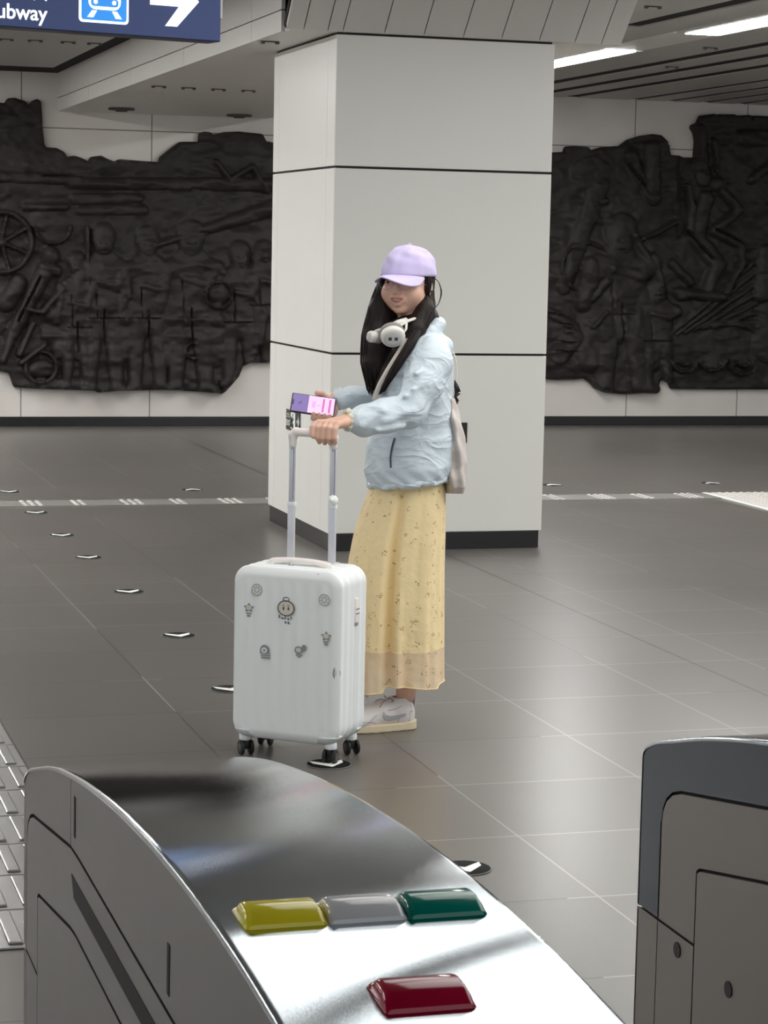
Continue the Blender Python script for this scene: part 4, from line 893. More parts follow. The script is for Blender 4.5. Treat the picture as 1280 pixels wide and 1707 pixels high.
        bm = bmesh.new(); box(bm, cx-.013, cx+.010, y-.001, y-.0004, cz-.017, cz-.013); box(bm, cx-.008, cx+.005, y-.001, y-.0004, cz-.022, cz-.0185); obj('sticker_print', bm, 'stick_grey', par)
    return par
for a, z_, k in ((-.446,.536,'badge'),(-.353,.486,'round'),(-.234,.522,'badge2'),(-.471,.471,'star'),(-.226,.403,'starR'),(-.419,.345,'arch'),(-.308,.358,'duo')):
    lx = (a-(-.355))/math.cos(math.radians(22.5)); sticker(lx, z_-.004, k)
# sticker wrapped on the front right edge and one on the top rim
bm = bmesh.new(); n = 20
fan = [bm.verts.new((CW-.010+.014*math.cos(2*PI*k/n)*.75, 0, .292+.021*math.sin(2*PI*k/n))) for k in range(n)]; bm.faces.new(fan)
o = obj('sticker', bm, 'stick_grey', case); 
for v in o.data.vertices: v.co.y = -.1105+max(0, v.co.x-(CW-.024))*.62
bm = bmesh.new(); n = 14; bm.faces.new([bm.verts.new((CW-.010+.006*math.cos(2*PI*k/n), 0, .292+.009*math.sin(2*PI*k/n))) for k in range(n)]); o2 = obj('sticker_print', bm, 'stick_tan', o)
for v in o2.data.vertices: v.co.y = -.1112+max(0, v.co.x-(CW-.024))*.62
bm = bmesh.new()
for x_, w, h in ((.085,.012,.002),(.098,.014,.002),(.102,.006,.006),(.112,.010,.002),(.098,.014,.0)): box(bm, x_, x_+w, -.096-h, -.092+h, C1z-.012, C1z-.0075)
obj('sticker', bm, 'stick_grey', case)

# ================================================================== WOMAN
W = thing('person', 'woman in lilac cap, pale blue jacket and long yellow floral skirt, hand on a suitcase', 'person', (OX, OY, 0), -YAW)
def V3(*p): return np.array(p, float)
HC = V3(.006, .0, 1.480); th = math.radians(23)
Fh = V3(-math.sin(th), -math.cos(th), -.03); Fh /= np.linalg.norm(Fh)
Lh = np.cross(V3(0,0,1), Fh); Lh /= np.linalg.norm(Lh); Uh = np.cross(Fh, Lh); Uh /= np.linalg.norm(Uh)
HA = [Lh, Fh, Uh]
hp = lambda u, f, v: HC+Lh*u+Fh*f+Uh*v

S = SDF((-.42,-.46,.02), (.27,.33,1.64), .0036)
# legs and trunk (mostly under the clothes)
nA, nK = V3(.030,-.035,.10), V3(.015,-.06,.46); fA, fK = V3(-.14,.10,.10), V3(-.06,.08,.46)
for A_, K_, hy in ((nA, nK, -.08), (fA, fK, .08)):
    S.chain([V3(.02,hy*.55,.84), K_, K_+V3(.01,0,-.10), A_+V3(.0,0,.02), A_+V3(-.012,0,-.04)], [.062,.05,.046,.028,.024], .02)
    S.chain([A_+V3(-.012,0,-.05), A_+V3(-.10,-.04,-.065)], [.022,.020], .01)
S.table([(.80,.02,.01,.075,.085),(.88,.028,0,.095,.118),(.94,.03,0,.10,.135),(1.02,.03,0,.09,.12),(1.14,.035,0,.10,.135),(1.24,.05,0,.09,.16),(1.30,.06,0,.06,.10),(1.33,.05,0,.05,.06)], .03)
S.chain([V3(.050,.0,1.29), V3(.028,.0,1.36), hp(0,-.02,-.05)], [.056,.048,.046], .02)
# arms
nS, nE, nW = V3(.085,-.150,1.262), V3(.015,-.245,1.065), V3(-.176,-.322,1.052)
fS, fE, fW = V3(.065,.150,1.262), V3(-.02,.195,1.055), V3(-.222,.022,1.096)
S.chain([nS, nE, nW], [.042,.034,.022], .015); S.chain([fS, fE, fW], [.042,.034,.022], .015)
# near hand closed over the grip
gd = V3(math.cos(math.radians(22.5)), -math.sin(math.radians(22.5)), 0); gn = V3(-gd[1]*-1*-1, -gd[0], 0); gn = V3(-math.sin(math.radians(22.5)), -math.cos(math.radians(22.5)), 0)
up = V3(0,0,1)
G0 = V3(-.312,-.455,0)-gn*.068+V3(0,0,1.013)          # grip centre in the walking frame
Cg = lambda t: G0+gd*t
fing = [(.032,.92),(.0505,1.0),(.069,.98),(.0865,.86)]
kn = []
for t_, q in fing:
    K = Cg(t_)+up*.033+gn*.004; kn.append(K)
    S.chain([K, Cg(t_)+up*.021*q+gn*.026*q, Cg(t_)-up*.010*q+gn*.030*q, Cg(t_)-up*.027*q+gn*.015], [.0105,.0095,.009,.0078], .0025)
for K, wofs in zip(kn, (-.010,-.003,.004,.010)): S.cone(K, nW+gd*wofs+up*.0, .0105, .017, .006)
S.ell((kn[0]+kn[3])/2*.55+nW*.45+V3(0,0,-.004), (.034,.036,.017), .008)
S.chain([nW+V3(-.02,-.01,-.008), Cg(.014)+up*.030-gn*.020, Cg(.008)+up*.018+gn*.010, Cg(.016)-up*.006+gn*.026], [.015,.013,.011,.009], .006)
# far hand behind the phone
PC = V3(-.296,-.035,1.0765); pl = V3(.993,.0,-.118); pl /= np.linalg.norm(pl); pn = V3(0,-.83,.55); pn = pn-pl*(pn@pl); pn /= np.linalg.norm(pn); pv = np.cross(pn, pl)*1.0
if pv[2] < 0: pv = -pv
Pp = lambda a, v, n: PC+pl*a+pv*v+pn*n
S.ell(Pp(.046,.004,-.027), (.035,.036,.017), .008, axes=[pl, pv, pn])
S.cone(Pp(.056,.0,-.026), fW, .022, .022, .012)
for t_, q in ((.006,.95),(.024,1.0),(.042,.95),(.059,.8)):
    S.chain([Pp(t_+.004,-.010,-.026), Pp(t_,-.034*q-.004,-.020), Pp(t_,-.0465,-.003), Pp(t_,-.037,.011)], [.0100,.0092,.0085,.0072], .0025)
S.chain([Pp(.066,.018,-.028), Pp(.046,.040,-.020), Pp(.022,.050,-.006), Pp(.006,.043,.010)], [.016,.0125,.0105,.0085], .005)
# head
E = lambda c, r, k=.012, sub=False: S.ell(hp(*c), r, k, axes=HA, sub=sub)
E((0,-.012,.028), (.073,.090,.086)); E((0,.020,-.020), (.066,.068,.074), .02); E((0,.032,-.060), (.046,.043,.032), .02); E((0,.066,-.081), (.018,.015,.014), .018)
for k in (-1, 1):
    E((k*.040,.054,-.030), (.027,.026,.027), .022); E((k*.050,.012,-.055), (.018,.030,.026), .025)
    E((k*.031,.098,.010), (.019,.016,.011), .014, True)
    E((k*.031,.0745,.008), (.0125,.0125,.0118), .003); E((k*.031,.0790,.0155), (.0120,.0090,.0045), .004); E((k*.031,.0785,.0015), (.0115,.0085,.0035), .004)
    S.cone(hp(k*.016,.083,.026), hp(k*.043,.071,.028), .006, .005, .010)
    E((k*.0765,-.008,-.014), (.008,.018,.030), .006); E((k*.0840,-.004,-.010), (.006,.010,.018), .005, True); E((k*.076,.000,-.040), (.006,.010,.010), .006)
    E((k*.0105,.088,-.0245), (.0075,.008,.0060), .005)
S.chain([hp(0,.080,.020), hp(0,.093,-.008), hp(0,.0995,-.021)], [.007,.0075,.0090], .010)
E((0,.084,-.0485), (.026,.012,.015), .012)
S.chain([hp(-.019,.089,-.0560), hp(-.009,.094,-.0605), hp(.009,.094,-.0605), hp(.019,.089,-.0560)], [.002,.002,.002,.002], .001) if False else None; E((0,.097,-.0485), (.0200,.014,.0044), .003, True); E((.017,.089,-.0457), (.005,.010,.0028), .002, True); E((-.017,.089,-.0457), (.005,.010,.0028), .002, True)
E((0,.0835,-.064), (.014,.008,.005), .008)
obj('body', S.mesh('body'), 'skin', W)
# lips, teeth, eyes
bm = bmesh.new()
up_l = spline([hp(-.0245,.0815,-.0425), hp(-.016,.0905,-.0424), hp(-.006,.0968,-.0418), hp(0,.0978,-.0430), hp(.006,.0968,-.0418), hp(.016,.0905,-.0424), hp(.0245,.0815,-.0425)], 5)
lo_l = spline([hp(-.0245,.0815,-.0425), hp(-.017,.0890,-.0488), hp(-.008,.0945,-.0532), hp(0,.0958,-.0543), hp(.008,.0945,-.0532), hp(.017,.0890,-.0488), hp(.0245,.0815,-.0425)], 5)
for ln, r_ in ((up_l, .0022), (lo_l, .0028)): tube(bm, ln, [r_*(.35+.65*math.sin(PI*(k+.5)/len(ln))**.5) for k in range(len(ln))], 10)
obj('lips', bm, 'lips', W, smooth=True)
bm = bmesh.new()
Mh = Matrix(((Lh[0],Fh[0],Uh[0],HC[0]),(Lh[1],Fh[1],Uh[1],HC[1]),(Lh[2],Fh[2],Uh[2],HC[2]),(0,0,0,1)))
for k in range(-3, 4): box(bm, k*.0048-.0023, k*.0048+.0023, .084-abs(k)*.0012, .0903-abs(k)*.0013, -.0505, -.0434, bev=.0008, mtx=Mh)
obj('teeth', bm, 'teeth', W, auto=40)
for k in (-1, 1):
    bm = bmesh.new(); ball(bm, hp(k*.031,.0775,.0075), (.0112,.0112,.0048), Matrix(((Lh[0],Fh[0],Uh[0],0),(Lh[1],Fh[1],Uh[1],0),(Lh[2],Fh[2],Uh[2],0),(0,0,0,1)))); e = obj('eye', bm, 'eye', W, smooth=True)
    bm = bmesh.new(); ball(bm, hp(k*.031-.001,.0848,.0075), (.0050,.0050,.0046)); obj('iris', bm, 'iris', e, smooth=True)
    bm = bmesh.new(); tube(bm, [hp(k*.018,.0860,.0275), hp(k*.030,.0850,.0300), hp(k*.044,.0750,.0270)], [.0014,.0019,.0009], 6); tube(bm, [hp(k*.020,.0875,.0125), hp(k*.031,.0900,.0165), hp(k*.042,.0820,.0125)], [.0007,.0011,.0007], 6); obj('eyebrow', bm, 'iris', W, smooth=True)
# glasses
bm = bmesh.new()
for k in (-1, 1):
    tube(bm, [hp(k*.034+.0245*math.cos(2*PI*j/28), .103-.10*abs(k*.034+.0245*math.cos(2*PI*j/28))**1.3, .003+.0175*math.sin(2*PI*j/28)) for j in range(29)], .0007, 6, cap=False)
    tube(bm, [hp(k*.0575,.095,.006), hp(k*.067,.080,.002), hp(k*.0765,.02,.000), hp(k*.077,-.004,-.002)], .0007, 6)
tube(bm, [hp(-.010,.1010,.004), hp(0,.1030,.007), hp(.010,.1010,.004)], .0007, 6)
obj('glasses', bm, 'pole_edge', W, smooth=True)

# cap
capm = 'cap'
bm = bmesh.new(); n = 72; rows = []
RU, RF, CH = .089, .1045, .0985
def crown(phi, t):   # phi from the front, t 0 rim .. 1 top
    seam = .0022*math.exp(-((((phi/(PI/3)) % 1)-.5)*2/.12)**2 if False else -(min((phi/(PI/3)) % 1, 1-(phi/(PI/3)) % 1)/.05)**2)
    q = math.sin(t*PI/2); c = max(math.cos(t*PI/2), 0)**.80
    wr = .0028*math.sin(5*phi+9*t)*math.sin(t*PI)+.0018*math.sin(11*phi-6*t)*math.sin(t*PI)+.0016*math.sin(3*phi+24*t)*math.sin(t*PI)
    u_, f_ = (RU*c-seam*(t < .97)+wr)*math.sin(phi), (RF*c-seam*(t < .97)+wr)*math.cos(phi)
    base = .030-.008*(1-math.cos(phi))*.5
    back = .010*(1-math.cos(phi))*.5*math.sin(t*PI)
    return hp(u_, f_-.014-.004*q, base+(CH-.0*base)*q*(1.0)+back*.4)
for i in range(19):
    t_ = i/18; rows.append([bm.verts.new(crown(2*PI*j/n, t_)) for j in range(n)] if i < 18 else [bm.verts.new(crown(0, 1.0))])
for i in range(17):
    for j in range(n): bm.faces.new((rows[i][j], rows[i][(j+1) % n], rows[i+1][(j+1) % n], rows[i+1][j]))
for j in range(n): bm.faces.new((rows[17][j], rows[17][(j+1) % n], rows[18][0]))
cap = obj('cap', bm, capm, W, smooth=True)
md = cap.modifiers.new('solid', 'SOLIDIFY'); md.thickness = .0022; md.offset = -1
bm = bmesh.new(); ball(bm, crown(0, 1.0)+Uh*.001, (.006,.006,.003)); obj('cap_button', bm, capm, cap, smooth=True)
bm = bmesh.new(); grid = []
for i in range(9):
    s_ = i/8; row = []
    for j in range(33):
        p_ = (j/32*2-1); phi = p_*math.radians(62)-math.radians(4); r0 = crown(phi, .02)
        ext = .078*max(0, 1-abs(p_)**2.0)**.5
        fwd = (r0-HC)@Fh; lat = (r0-HC)@Lh; ver = (r0-HC)@Uh
        e_ = (ext/.078)**.8; drop = -(.040*abs(p_+.15)**1.3*e_+.005)*s_-.006*(abs(p_)**2)
        row.append(bm.verts.new(hp(lat*(1+.04*s_), fwd+ext*s_, ver-.001+drop)))
    grid.append(row)
for i in range(8):
    for j in range(32): bm.faces.new((grid[i][j], grid[i][j+1], grid[i+1][j+1], grid[i+1][j]))
br = obj('cap_brim', bm, capm, cap, smooth=True); md = br.modifiers.new('solid', 'SOLIDIFY'); md.thickness = .0035; md.offset = 0

# hair
rng = np.random.RandomState(5)
g = SDF((-.22,-.20,1.07), (.17,.14,1.60), .004)
g.ell(hp(0,-.030,.020), (.080,.086,.078), .01, axes=HA)
g.ell(hp(0,-.055,-.04), (.070,.055,.080), .02, axes=HA)
g.ell(hp(0,.075,-.035), (.066,.085,.075), .006, axes=HA, sub=True)
gA = [V3(-.058,.012,1.515), V3(-.066,.010,1.470), V3(-.080,.004,1.40), V3(-.092,-.010,1.31), V3(-.092,-.035,1.22), V3(-.090,-.052,1.14)]
g.chain(gA, [.018,.026,.036,.044,.044,.012], .02)
g.chain([V3(-.05,.03,1.46), V3(-.062,.02,1.38), V3(-.070,-.0,1.29), V3(-.070,-.045,1.20)], [.03,.038,.04,.030], .02)
gB = [V3(.070,-.010,1.45), V3(.066,-.052,1.40), V3(.036,-.088,1.335), V3(-.008,-.110,1.27), V3(-.050,-.112,1.20), V3(-.080,-.098,1.135)]
g.chain(gB, [.020,.028,.032,.027,.022,.008], .015)
g.chain([V3(.03,.03,1.44), V3(.06,.0,1.36), V3(.055,-.03,1.32)], [.05,.05,.03], .02)
g.chain([hp(.0,-.02,-.115), hp(.03,.0,-.13), V3(-.03,-.075,1.33)], [.040,.042,.034], .02)
g.ell(hp(0,.070,-.030), (.060,.070,.074), .004, axes=HA, sub=True)
g.cone(hp(.094,.002,-.002), hp(.094,.000,-.036), .024, .018, .004, sub=True)
me = g.mesh('hair')
hair = obj('hair', me, 'hair', W)
bm = bmesh.new()
def lock(path, radii, spread, count, seed):
    r_ = np.random.RandomState(seed); path = spline(path, 4); n_ = len(path); rad = np.interp(np.linspace(0, 1, n_), np.linspace(0, 1, len(radii)), radii)
    for _ in range(count):
        a = r_.rand()*2*PI; q = .78+.30*r_.rand(); cut = int(n_*(.82+.18*r_.rand())); ph = r_.rand()*6
        pts = []
        for i in range(cut):
            d_ = V3(math.cos(a), math.sin(a)*.9, 0)*rad[i]*q+V3(math.cos(ph+i*.35), math.sin(ph*1.7+i*.31), 0)*.0022; pts.append(path[i]+d_)
        w0 = .0022+.0016*r_.rand(); tube(bm, pts, [w0*(1 if i < cut*.6 else max(.12, (cut-i)/(cut*.4))) for i in range(cut)], 5)
lock(gA+[V3(-.102,-.060,1.105)], [.014,.026,.037,.045,.046,.030,.004], 0, 210, 1)
lock([V3(-.045,.035,1.51), V3(-.05,.03,1.46), V3(-.062,.02,1.38), V3(-.072,-.0,1.29), V3(-.078,-.045,1.20), V3(-.088,-.06,1.12)], [.02,.03,.039,.041,.034,.008], 0, 120, 2)
lock([V3(.070,.020,1.512), V3(.078,.002,1.478)]+[V3(.074,-.018,1.44)]+gB[1:]+[V3(-.092,-.095,1.115)], [.008,.010,.018,.029,.033,.028,.022,.014,.004], 0, 150, 3)
lock([V3(.045,-.100,1.345), V3(.022,-.142,1.295), V3(-.014,-.166,1.235), V3(-.048,-.168,1.175), V3(-.074,-.155,1.12)], [.014,.013,.012,.010,.003], 0, 70, 4)
lock([hp(.072,.010,.034), hp(.0765,.010,.010), hp(.0745,.010,-.018), hp(.070,.004,-.045), hp(.066,-.005,-.075)], [.006,.0085,.008,.007,.006], 0, 50, 6)
for k in range(4): tube(bm, spline([V3(.090,-.01,1.503), V3(.108,-.012+.002*k,1.488), V3(.1165+.0008*k,-.012,1.455), V3(.110,-.016,1.420), V3(.092,-.02,1.396), V3(.078,-.03,1.378)], 5), .0014, 5)
st = bpy.data.meshes.new('hair_strands'); bm.to_mesh(st); bm.free(); st.shade_smooth()
obj('hair_strands', st, 'hair', hair)

# jacket
J = SDF((-.30,-.40,.76), (.24,.30,1.42), .0048)
def wr(th_, z_):
    return .020*np.sin(5*th_+14*z_)*np.clip((z_-.80)/.1, 0, 1)+.012*np.sin(9*th_-23*z_)+.030*np.sin(16*th_+3*np.sin(30*z_))*np.clip((.86-z_)/.06, 0, 1)
J.table([(.800,.026,-.005,.128,.155),(.818,.026,-.005,.140,.165),(.86,.026,-.005,.150,.172),(.95,.026,-.003,.144,.168),(1.03,.034,0,.130,.165),(1.134,.044,0,.117,.170),(1.20,.050,0,.112,.178),(1.25,.056,0,.100,.172),(1.285,.066,0,.080,.142),(1.315,.066,0,.062,.105),(1.338,.062,0,.050,.075)], .012, wr, 2.3)
# collar and folded hood at the neck
J.chain([V3(.03,-.074,1.315), V3(.080,-.062,1.328), V3(.106,-.03,1.346), V3(.110,.01,1.350), V3(.102,.05,1.345), V3(.06,.075,1.32)], [.015,.017,.020,.021,.019,.015], .02)
J.chain([V3(.118,-.05,1.29), V3(.132,0,1.28), V3(.118,.05,1.29)], [.020,.024,.020], .02)
# sleeves
J.chain([V3(.092,-.140,1.270), nS+V3(.008,-.012,-.03), V3(.062,-.205,1.165), nE+V3(.006,-.006,.014)], [.048,.060,.060,.052], .03)
J.chain([nE+V3(.004,-.004,.014), V3(-.065,-.270,1.062), V3(-.130,-.298,1.048), nW+V3(.018,.006,-.002)], [.052,.053,.047,.031], .02)
J.chain([V3(.07,.140,1.270), fS+V3(0,.01,-.03), V3(.02,.185,1.16), fE], [.048,.058,.058,.054], .03)
J.chain([fE, V3(-.10,.130,1.082), V3(-.165,.075,1.090), fW+V3(.020,-.014,.0)], [.052,.050,.044,.034], .02)
# sleeve folds: ridges and creases
for p0, p1, r_ in ((V3(.12,-.19,1.25),V3(.04,-.262,1.20),.010),(V3(.105,-.22,1.20),V3(.03,-.285,1.15),.011),(V3(.09,-.24,1.13),V3(.0,-.295,1.13),.010),(V3(.03,-.30,1.085),V3(-.06,-.325,1.05),.010),
                   (V3(.0,-.305,1.035),V3(-.08,-.33,1.02),.009),(V3(-.07,-.32,1.085),V3(-.13,-.345,1.035),.009),(V3(-.10,-.30,1.095),V3(-.15,-.34,1.07),.008),(V3(-.03,-.27,1.115),V3(-.09,-.31,1.09),.009),
                   (V3(-.12,.10,1.125),V3(-.15,.04,1.10),.008),(V3(-.17,.06,1.12),V3(-.19,.03,1.08),.007)):
    J.cone(p0, p1, r_, r_*.6, .016)
# cloth ripple everywhere
xx, yy, zz = J.ax[0][:,None,None], J.ax[1][None,:,None], J.ax[2][None,None,:]
J.D = J.D+.0016*np.sin(46*xx+38*zz+3*np.sin(21*yy))*np.sin(31*zz-24*yy+2*np.sin(17*xx))
# openings: hem, neck
J.D = np.maximum(J.D, -(np.sqrt(((xx-.026)/.130)**2+((yy+.005)/.155)**2)-1)*-.13*1.0 if False else J.D)
hem = np.maximum(np.sqrt(((xx-.026)/.118)**2+((yy+.005)/.145)**2)*.13-.13, zz-.83); J.D = np.maximum(J.D, -hem).astype(np.float32)
nk = np.maximum(np.sqrt(((xx-.045)/.056)**2+(yy/.062)**2)*.06-.06, 1.30-zz); J.D = np.maximum(J.D, -nk).astype(np.float32)
jm = J.mesh('jacket')
def tilt(x_, z_): return z_+(.024+x_*.11)*min(max((1.0-z_)/.2, 0), 1)
for v in jm.vertices:
    if v.co.y > -.20 or v.co.z < .97: v.co.z = tilt(v.co.x, v.co.z)
jk = obj('jacket', jm, 'jacket', W)
# hem band, pocket zip, sleeve cuffs, bracelet
bm = bmesh.new(); pts = []
for k in range(97):
    a = 2*PI*k/96; pts.append(V3(.026+.129*math.cos(a), -.005+.156*math.sin(a), .829+.0035*math.sin(9*a)+.002*math.sin(23*a)+.11*(.026+.129*math.cos(a))))
tube(bm, pts, [.0125+.002*math.sin(31*2*PI*k/96) for k in range(97)], 8, cap=False); obj('hem_band', bm, 'jacket', jk, smooth=True)
zb = [V3(-.026,-.170,.985), V3(-.034,-.168,.955), V3(-.038,-.166,.92), V3(-.036,-.166,.888)]
bm = bmesh.new(); tube(bm, spline(zb, 4), .0032, 6); obj('pocket_zip', bm, 'zipc', jk, smooth=True)
for Wp, d_, nm, m_ in ((nW, nW-V3(-.065,-.270,1.048), 'cuff', 'scrunch'), (fW, fW-V3(-.10,.130,1.082), 'cuff', 'jacket')):
    d_ = d_/np.linalg.norm(d_); c_ = Wp+d_*(.002 if nm != '' and m_ == 'scrunch' else -.010); a1 = np.cross(d_, V3(0,0,1)); a1 /= np.linalg.norm(a1); a2 = np.cross(d_, a1)
    bm = bmesh.new(); tube(bm, [c_+a1*.0285*math.cos(2*PI*k/48)+a2*.0285*math.sin(2*PI*k/48)+d_*.003*math.sin(2*PI*k*9/48) for k in range(49)], [.0085+.0022*math.sin(2*PI*k*11/48) for k in range(49)], 8, cap=False); obj(nm, bm, m_, jk, smooth=True)

# skirt
bm = bmesh.new(); uvl = bm.loops.layers.uv.new('UVMap')
ZT = [(.845,-.085,.140,.135),(.80,-.108,.148,.142),(.72,-.135,.150,.150),(.648,-.156,.150,.155),(.536,-.176,.149,.160),(.40,-.190,.151,.165),(.27,-.198,.153,.168),(.156,-.204,.156,.172)]
ZT = np.array(ZT)[::-1]; NS, NR = 240, 60; rows = []
for i in range(NR+1):
    s_ = i/NR; z_ = .845-(.845-.156)*s_
    a0, a1, rb = (np.interp(z_, ZT[:,0], ZT[:,k]) for k in (1,2,3)); row = []
    for j in range(NS):
        t_ = 2*PI*j/NS; c_, sn = math.cos(t_), math.sin(t_)
        f_ = s_**.7
        fold = f_*(.055*math.sin(7*t_+.8*math.sin(3*s_)+.5)+.036*math.sin(13*t_+2.2*s_)+.016*math.sin(23*t_-3*s_))
        dn = ((t_-(1.5*PI-.13+.10*s_)+PI) % (2*PI))-PI; fold -= (.09+.22*f_)*math.exp(-(dn/.11)**2)
        dn2 = ((t_-(1.5*PI-.72)+PI) % (2*PI))-PI; fold -= .07*f_*math.exp(-(dn2/.10)**2)
        dn3 = ((t_-(1.5*PI+.62)+PI) % (2*PI))-PI; fold -= .045*f_*math.exp(-(dn3/.09)**2)
        edge_ = 1-.75*abs(c_)**8
        k_ = 1+fold*edge_
        x_ = (a0+a1)/2+(a1-a0)/2*c_*k_; y_ = rb*sn*k_
        zz_ = z_+(.006*math.sin(4*t_+1)-.016*(t_ > PI+.6)*(t_ < 1.5*PI-.13)*1.0)*f_*(s_ > .9)*(s_-.9)*10
        row.append((x_, y_, zz_, t_))
    rows.append(row)
Vb = [[bm.verts.new(p[:3]) for p in row] for row in rows]
for i in range(NR):
    for j in range(NS):
        f = bm.faces.new((Vb[i][j], Vb[i][(j+1) % NS], Vb[i+1][(j+1) % NS], Vb[i+1][j]))
        for lp_, (ii, jj) in zip(f.loops, ((i,j),(i,j+1),(i+1,j+1),(i+1,j))): lp_[uvl].uv = (jj/NS*1.05, (1-ii/NR)*.72)
sk = obj('skirt', bm, 'skirt', W, smooth=True)
bm = bmesh.new(); hp_ = [Vector(rows[-1][j][:3]) for j in range(0, NS, 2)]; tube(bm, hp_+hp_[:1], .0022, 6, cap=False); obj('skirt_hem', bm, 'hem', sk, smooth=True)

# shoes
def shoe(heel, ang, side):
    sh = bpy.data.objects.new('shoe', None); col.objects.link(sh); sh.parent = W; sh.location = heel; sh.rotation_euler = (0, 0, ang)
    g = SDF((-.02,-.06,.0), (.27,.06,.15), .003)
    g.ell((.042,0,.050), (.046,.037,.060), .02); g.chain([(.050,0,.062),(.115,0,.056),(.165,0,.044),(.205,0,.036)], [.036,.038,.037,.034], .02); g.ell((.203,0,.034), (.052,.043,.032), .02)
    g.chain([(.062,0,.088),(.052,0,.100)], [.034,.030], .02)
    X_, Y_, Z_ = g.ax[0][:,None,None], g.ax[1][None,:,None], g.ax[2][None,None,:]
    g.D = np.maximum(np.maximum(g.D, .022-Z_), Z_-(.108-.28*(np.clip(X_, .0, .2)-.02)*(X_ > .02)*0-.0)).astype(np.float32)
    g.cone((.050,0,.075), (.045,0,.13), .024, .027, .004, sub=True)
    um = g.mesh('upper'); obj('upper', um, 'shoe', sh)
    from mathutils.bvhtree import BVHTree
    bv = BVHTree.FromPolygons([v.co[:] for v in um.vertices], [p.vertices[:] for p in um.polygons])
    g = SDF((-.02,-.06,-.006), (.27,.06,.05), .003)
    X_, Y_, Z_ = g.ax[0][:,None,None], g.ax[1][None,:,None], g.ax[2][None,None,:]
    hw = .036+.010*np.sin(np.clip(X_/.25, 0, 1)*PI)*np.clip(X_/.15, .3, 1)
    q = np.sqrt(np.maximum(np.abs(X_-.123)-(.133-hw), 0)**2+Y_**2)-hw
    z0 = .000+.007*np.clip((X_-.18)/.08, 0, 1)**2
    g.D = np.maximum(q, np.maximum(z0-Z_, Z_-(.0265+.004*np.clip((.06-X_)/.06, 0, 1))))*1.0; g.D = (g.D-.0).astype(np.float32)
    obj('sole', g.mesh('sole'), 'sole', sh)
    for sy in (-1, 1):   # wing emblem, panel lines
        def P(x_, z_, off=.0012):   # on the side wall of the upper
            hit = bv.ray_cast(Vector((x_, sy*.07, z_)), Vector((0, -sy, 0)))
            if hit[0] is not None: return tuple(hit[0]+hit[1]*off*.6)
            w_ = np.interp(x_, [0,.03,.08,.12,.165,.205,.245], [.018,.034,.037,.039,.039,.040,.020]); zz = np.interp(z_, [.025,.045,.065,.09], [1.0,1.0,.93,.72]); return (x_, sy*(w_*zz+off), z_)
        bmw = bmesh.new(); up_ = [(.020,.062),(.045,.053),(.070,.0475),(.095,.047),(.115,.052),(.128,.063)]; lo_ = [(.020,.0585),(.045,.047),(.070,.038),(.095,.0345),(.115,.036),(.128,.044)]
        up_ = [(.020,.0655),(.050,.0575),(.080,.052),(.104,.052),(.119,.057),(.127,.068)]; lo_ = [(.020,.0625),(.050,.050),(.080,.0415),(.104,.0385),(.121,.043),(.131,.056)]
        A_ = [bmw.verts.new(P(*p, .0025)) for p in up_]; B_ = [bmw.verts.new(P(*p, .0025)) for p in lo_]
        for i in range(5): bmw.faces.new((A_[i], A_[i+1], B_[i+1], B_[i]))
        obj('wing_emblem', bmw, 'swoosh', sh)
        bmw = bmesh.new()
        for ln in ([(.020,.066),(.050,.058),(.080,.0525),(.104,.0525),(.119,.0575),(.127,.069)], [(.020,.062),(.050,.0495),(.080,.041),(.104,.038),(.122,.043),(.132,.057)], [(.150,.060),(.165,.050),(.180,.036),(.200,.030)], [(.060,.085),(.085,.075),(.11,.073)], [(.070,.030),(.066,.048)], [(.028,.030),(.030,.060),(.022,.085)], [(.15,.03),(.17,.038),(.20,.040),(.235,.034)]):
            tube(bmw, [P(*p, .0012) for p in ln], .0008, 5)
        obj('stitching', bmw, 'stitch', sh, smooth=True)
    bmw = bmesh.new()
    for k in range(5):
        x_ = .092+.019*k; z_ = .0955-.0085*k; s1 = 1 if k % 2 else -1
        tube(bmw, [(x_-.004, -.027, z_-.010), (x_, -.012, z_+.002), (x_+.006*s1, .012, z_+.002), (x_+.002, .027, z_-.010)], .0028, 6)
        tube(bmw, [(x_+.008, -.026, z_-.014), (x_+.001, -.010, z_+.001), (x_-.005, .012, z_+.003), (x_-.004, .026, z_-.008)], .0024, 6)
    for q in (-1, 1):
        tube(bmw, spline([(.094,0,.100),(.098,q*.020,.110),(.088,q*.034,.104),(.090,q*.018,.098)], 4), .0022, 6); tube(bmw, spline([(.096,0,.100),(.118,q*.018,.100),(.135,q*.030,.084)], 4), .0020, 6)
    obj('laces', bmw, 'lace', sh, smooth=True)
    bmw = bmesh.new(); tube(bmw, [(.049+.027*math.cos(2*PI*k/24), .025*math.sin(2*PI*k/24), .1045) for k in range(25)], .0045, 8, cap=False); obj('collar_lining', bmw, 'lining', sh, smooth=True)
    bmw = B(-.007, -.001, -.010, .010, .075, .115, bev=.002); obj('heel_tab', bmw, 'shoe', sh, auto=40)
    return sh
shoe((.056,-.022,0), PI+math.radians(24), 1)
shoe((-.105,.112,0), PI+math.radians(14), 1)

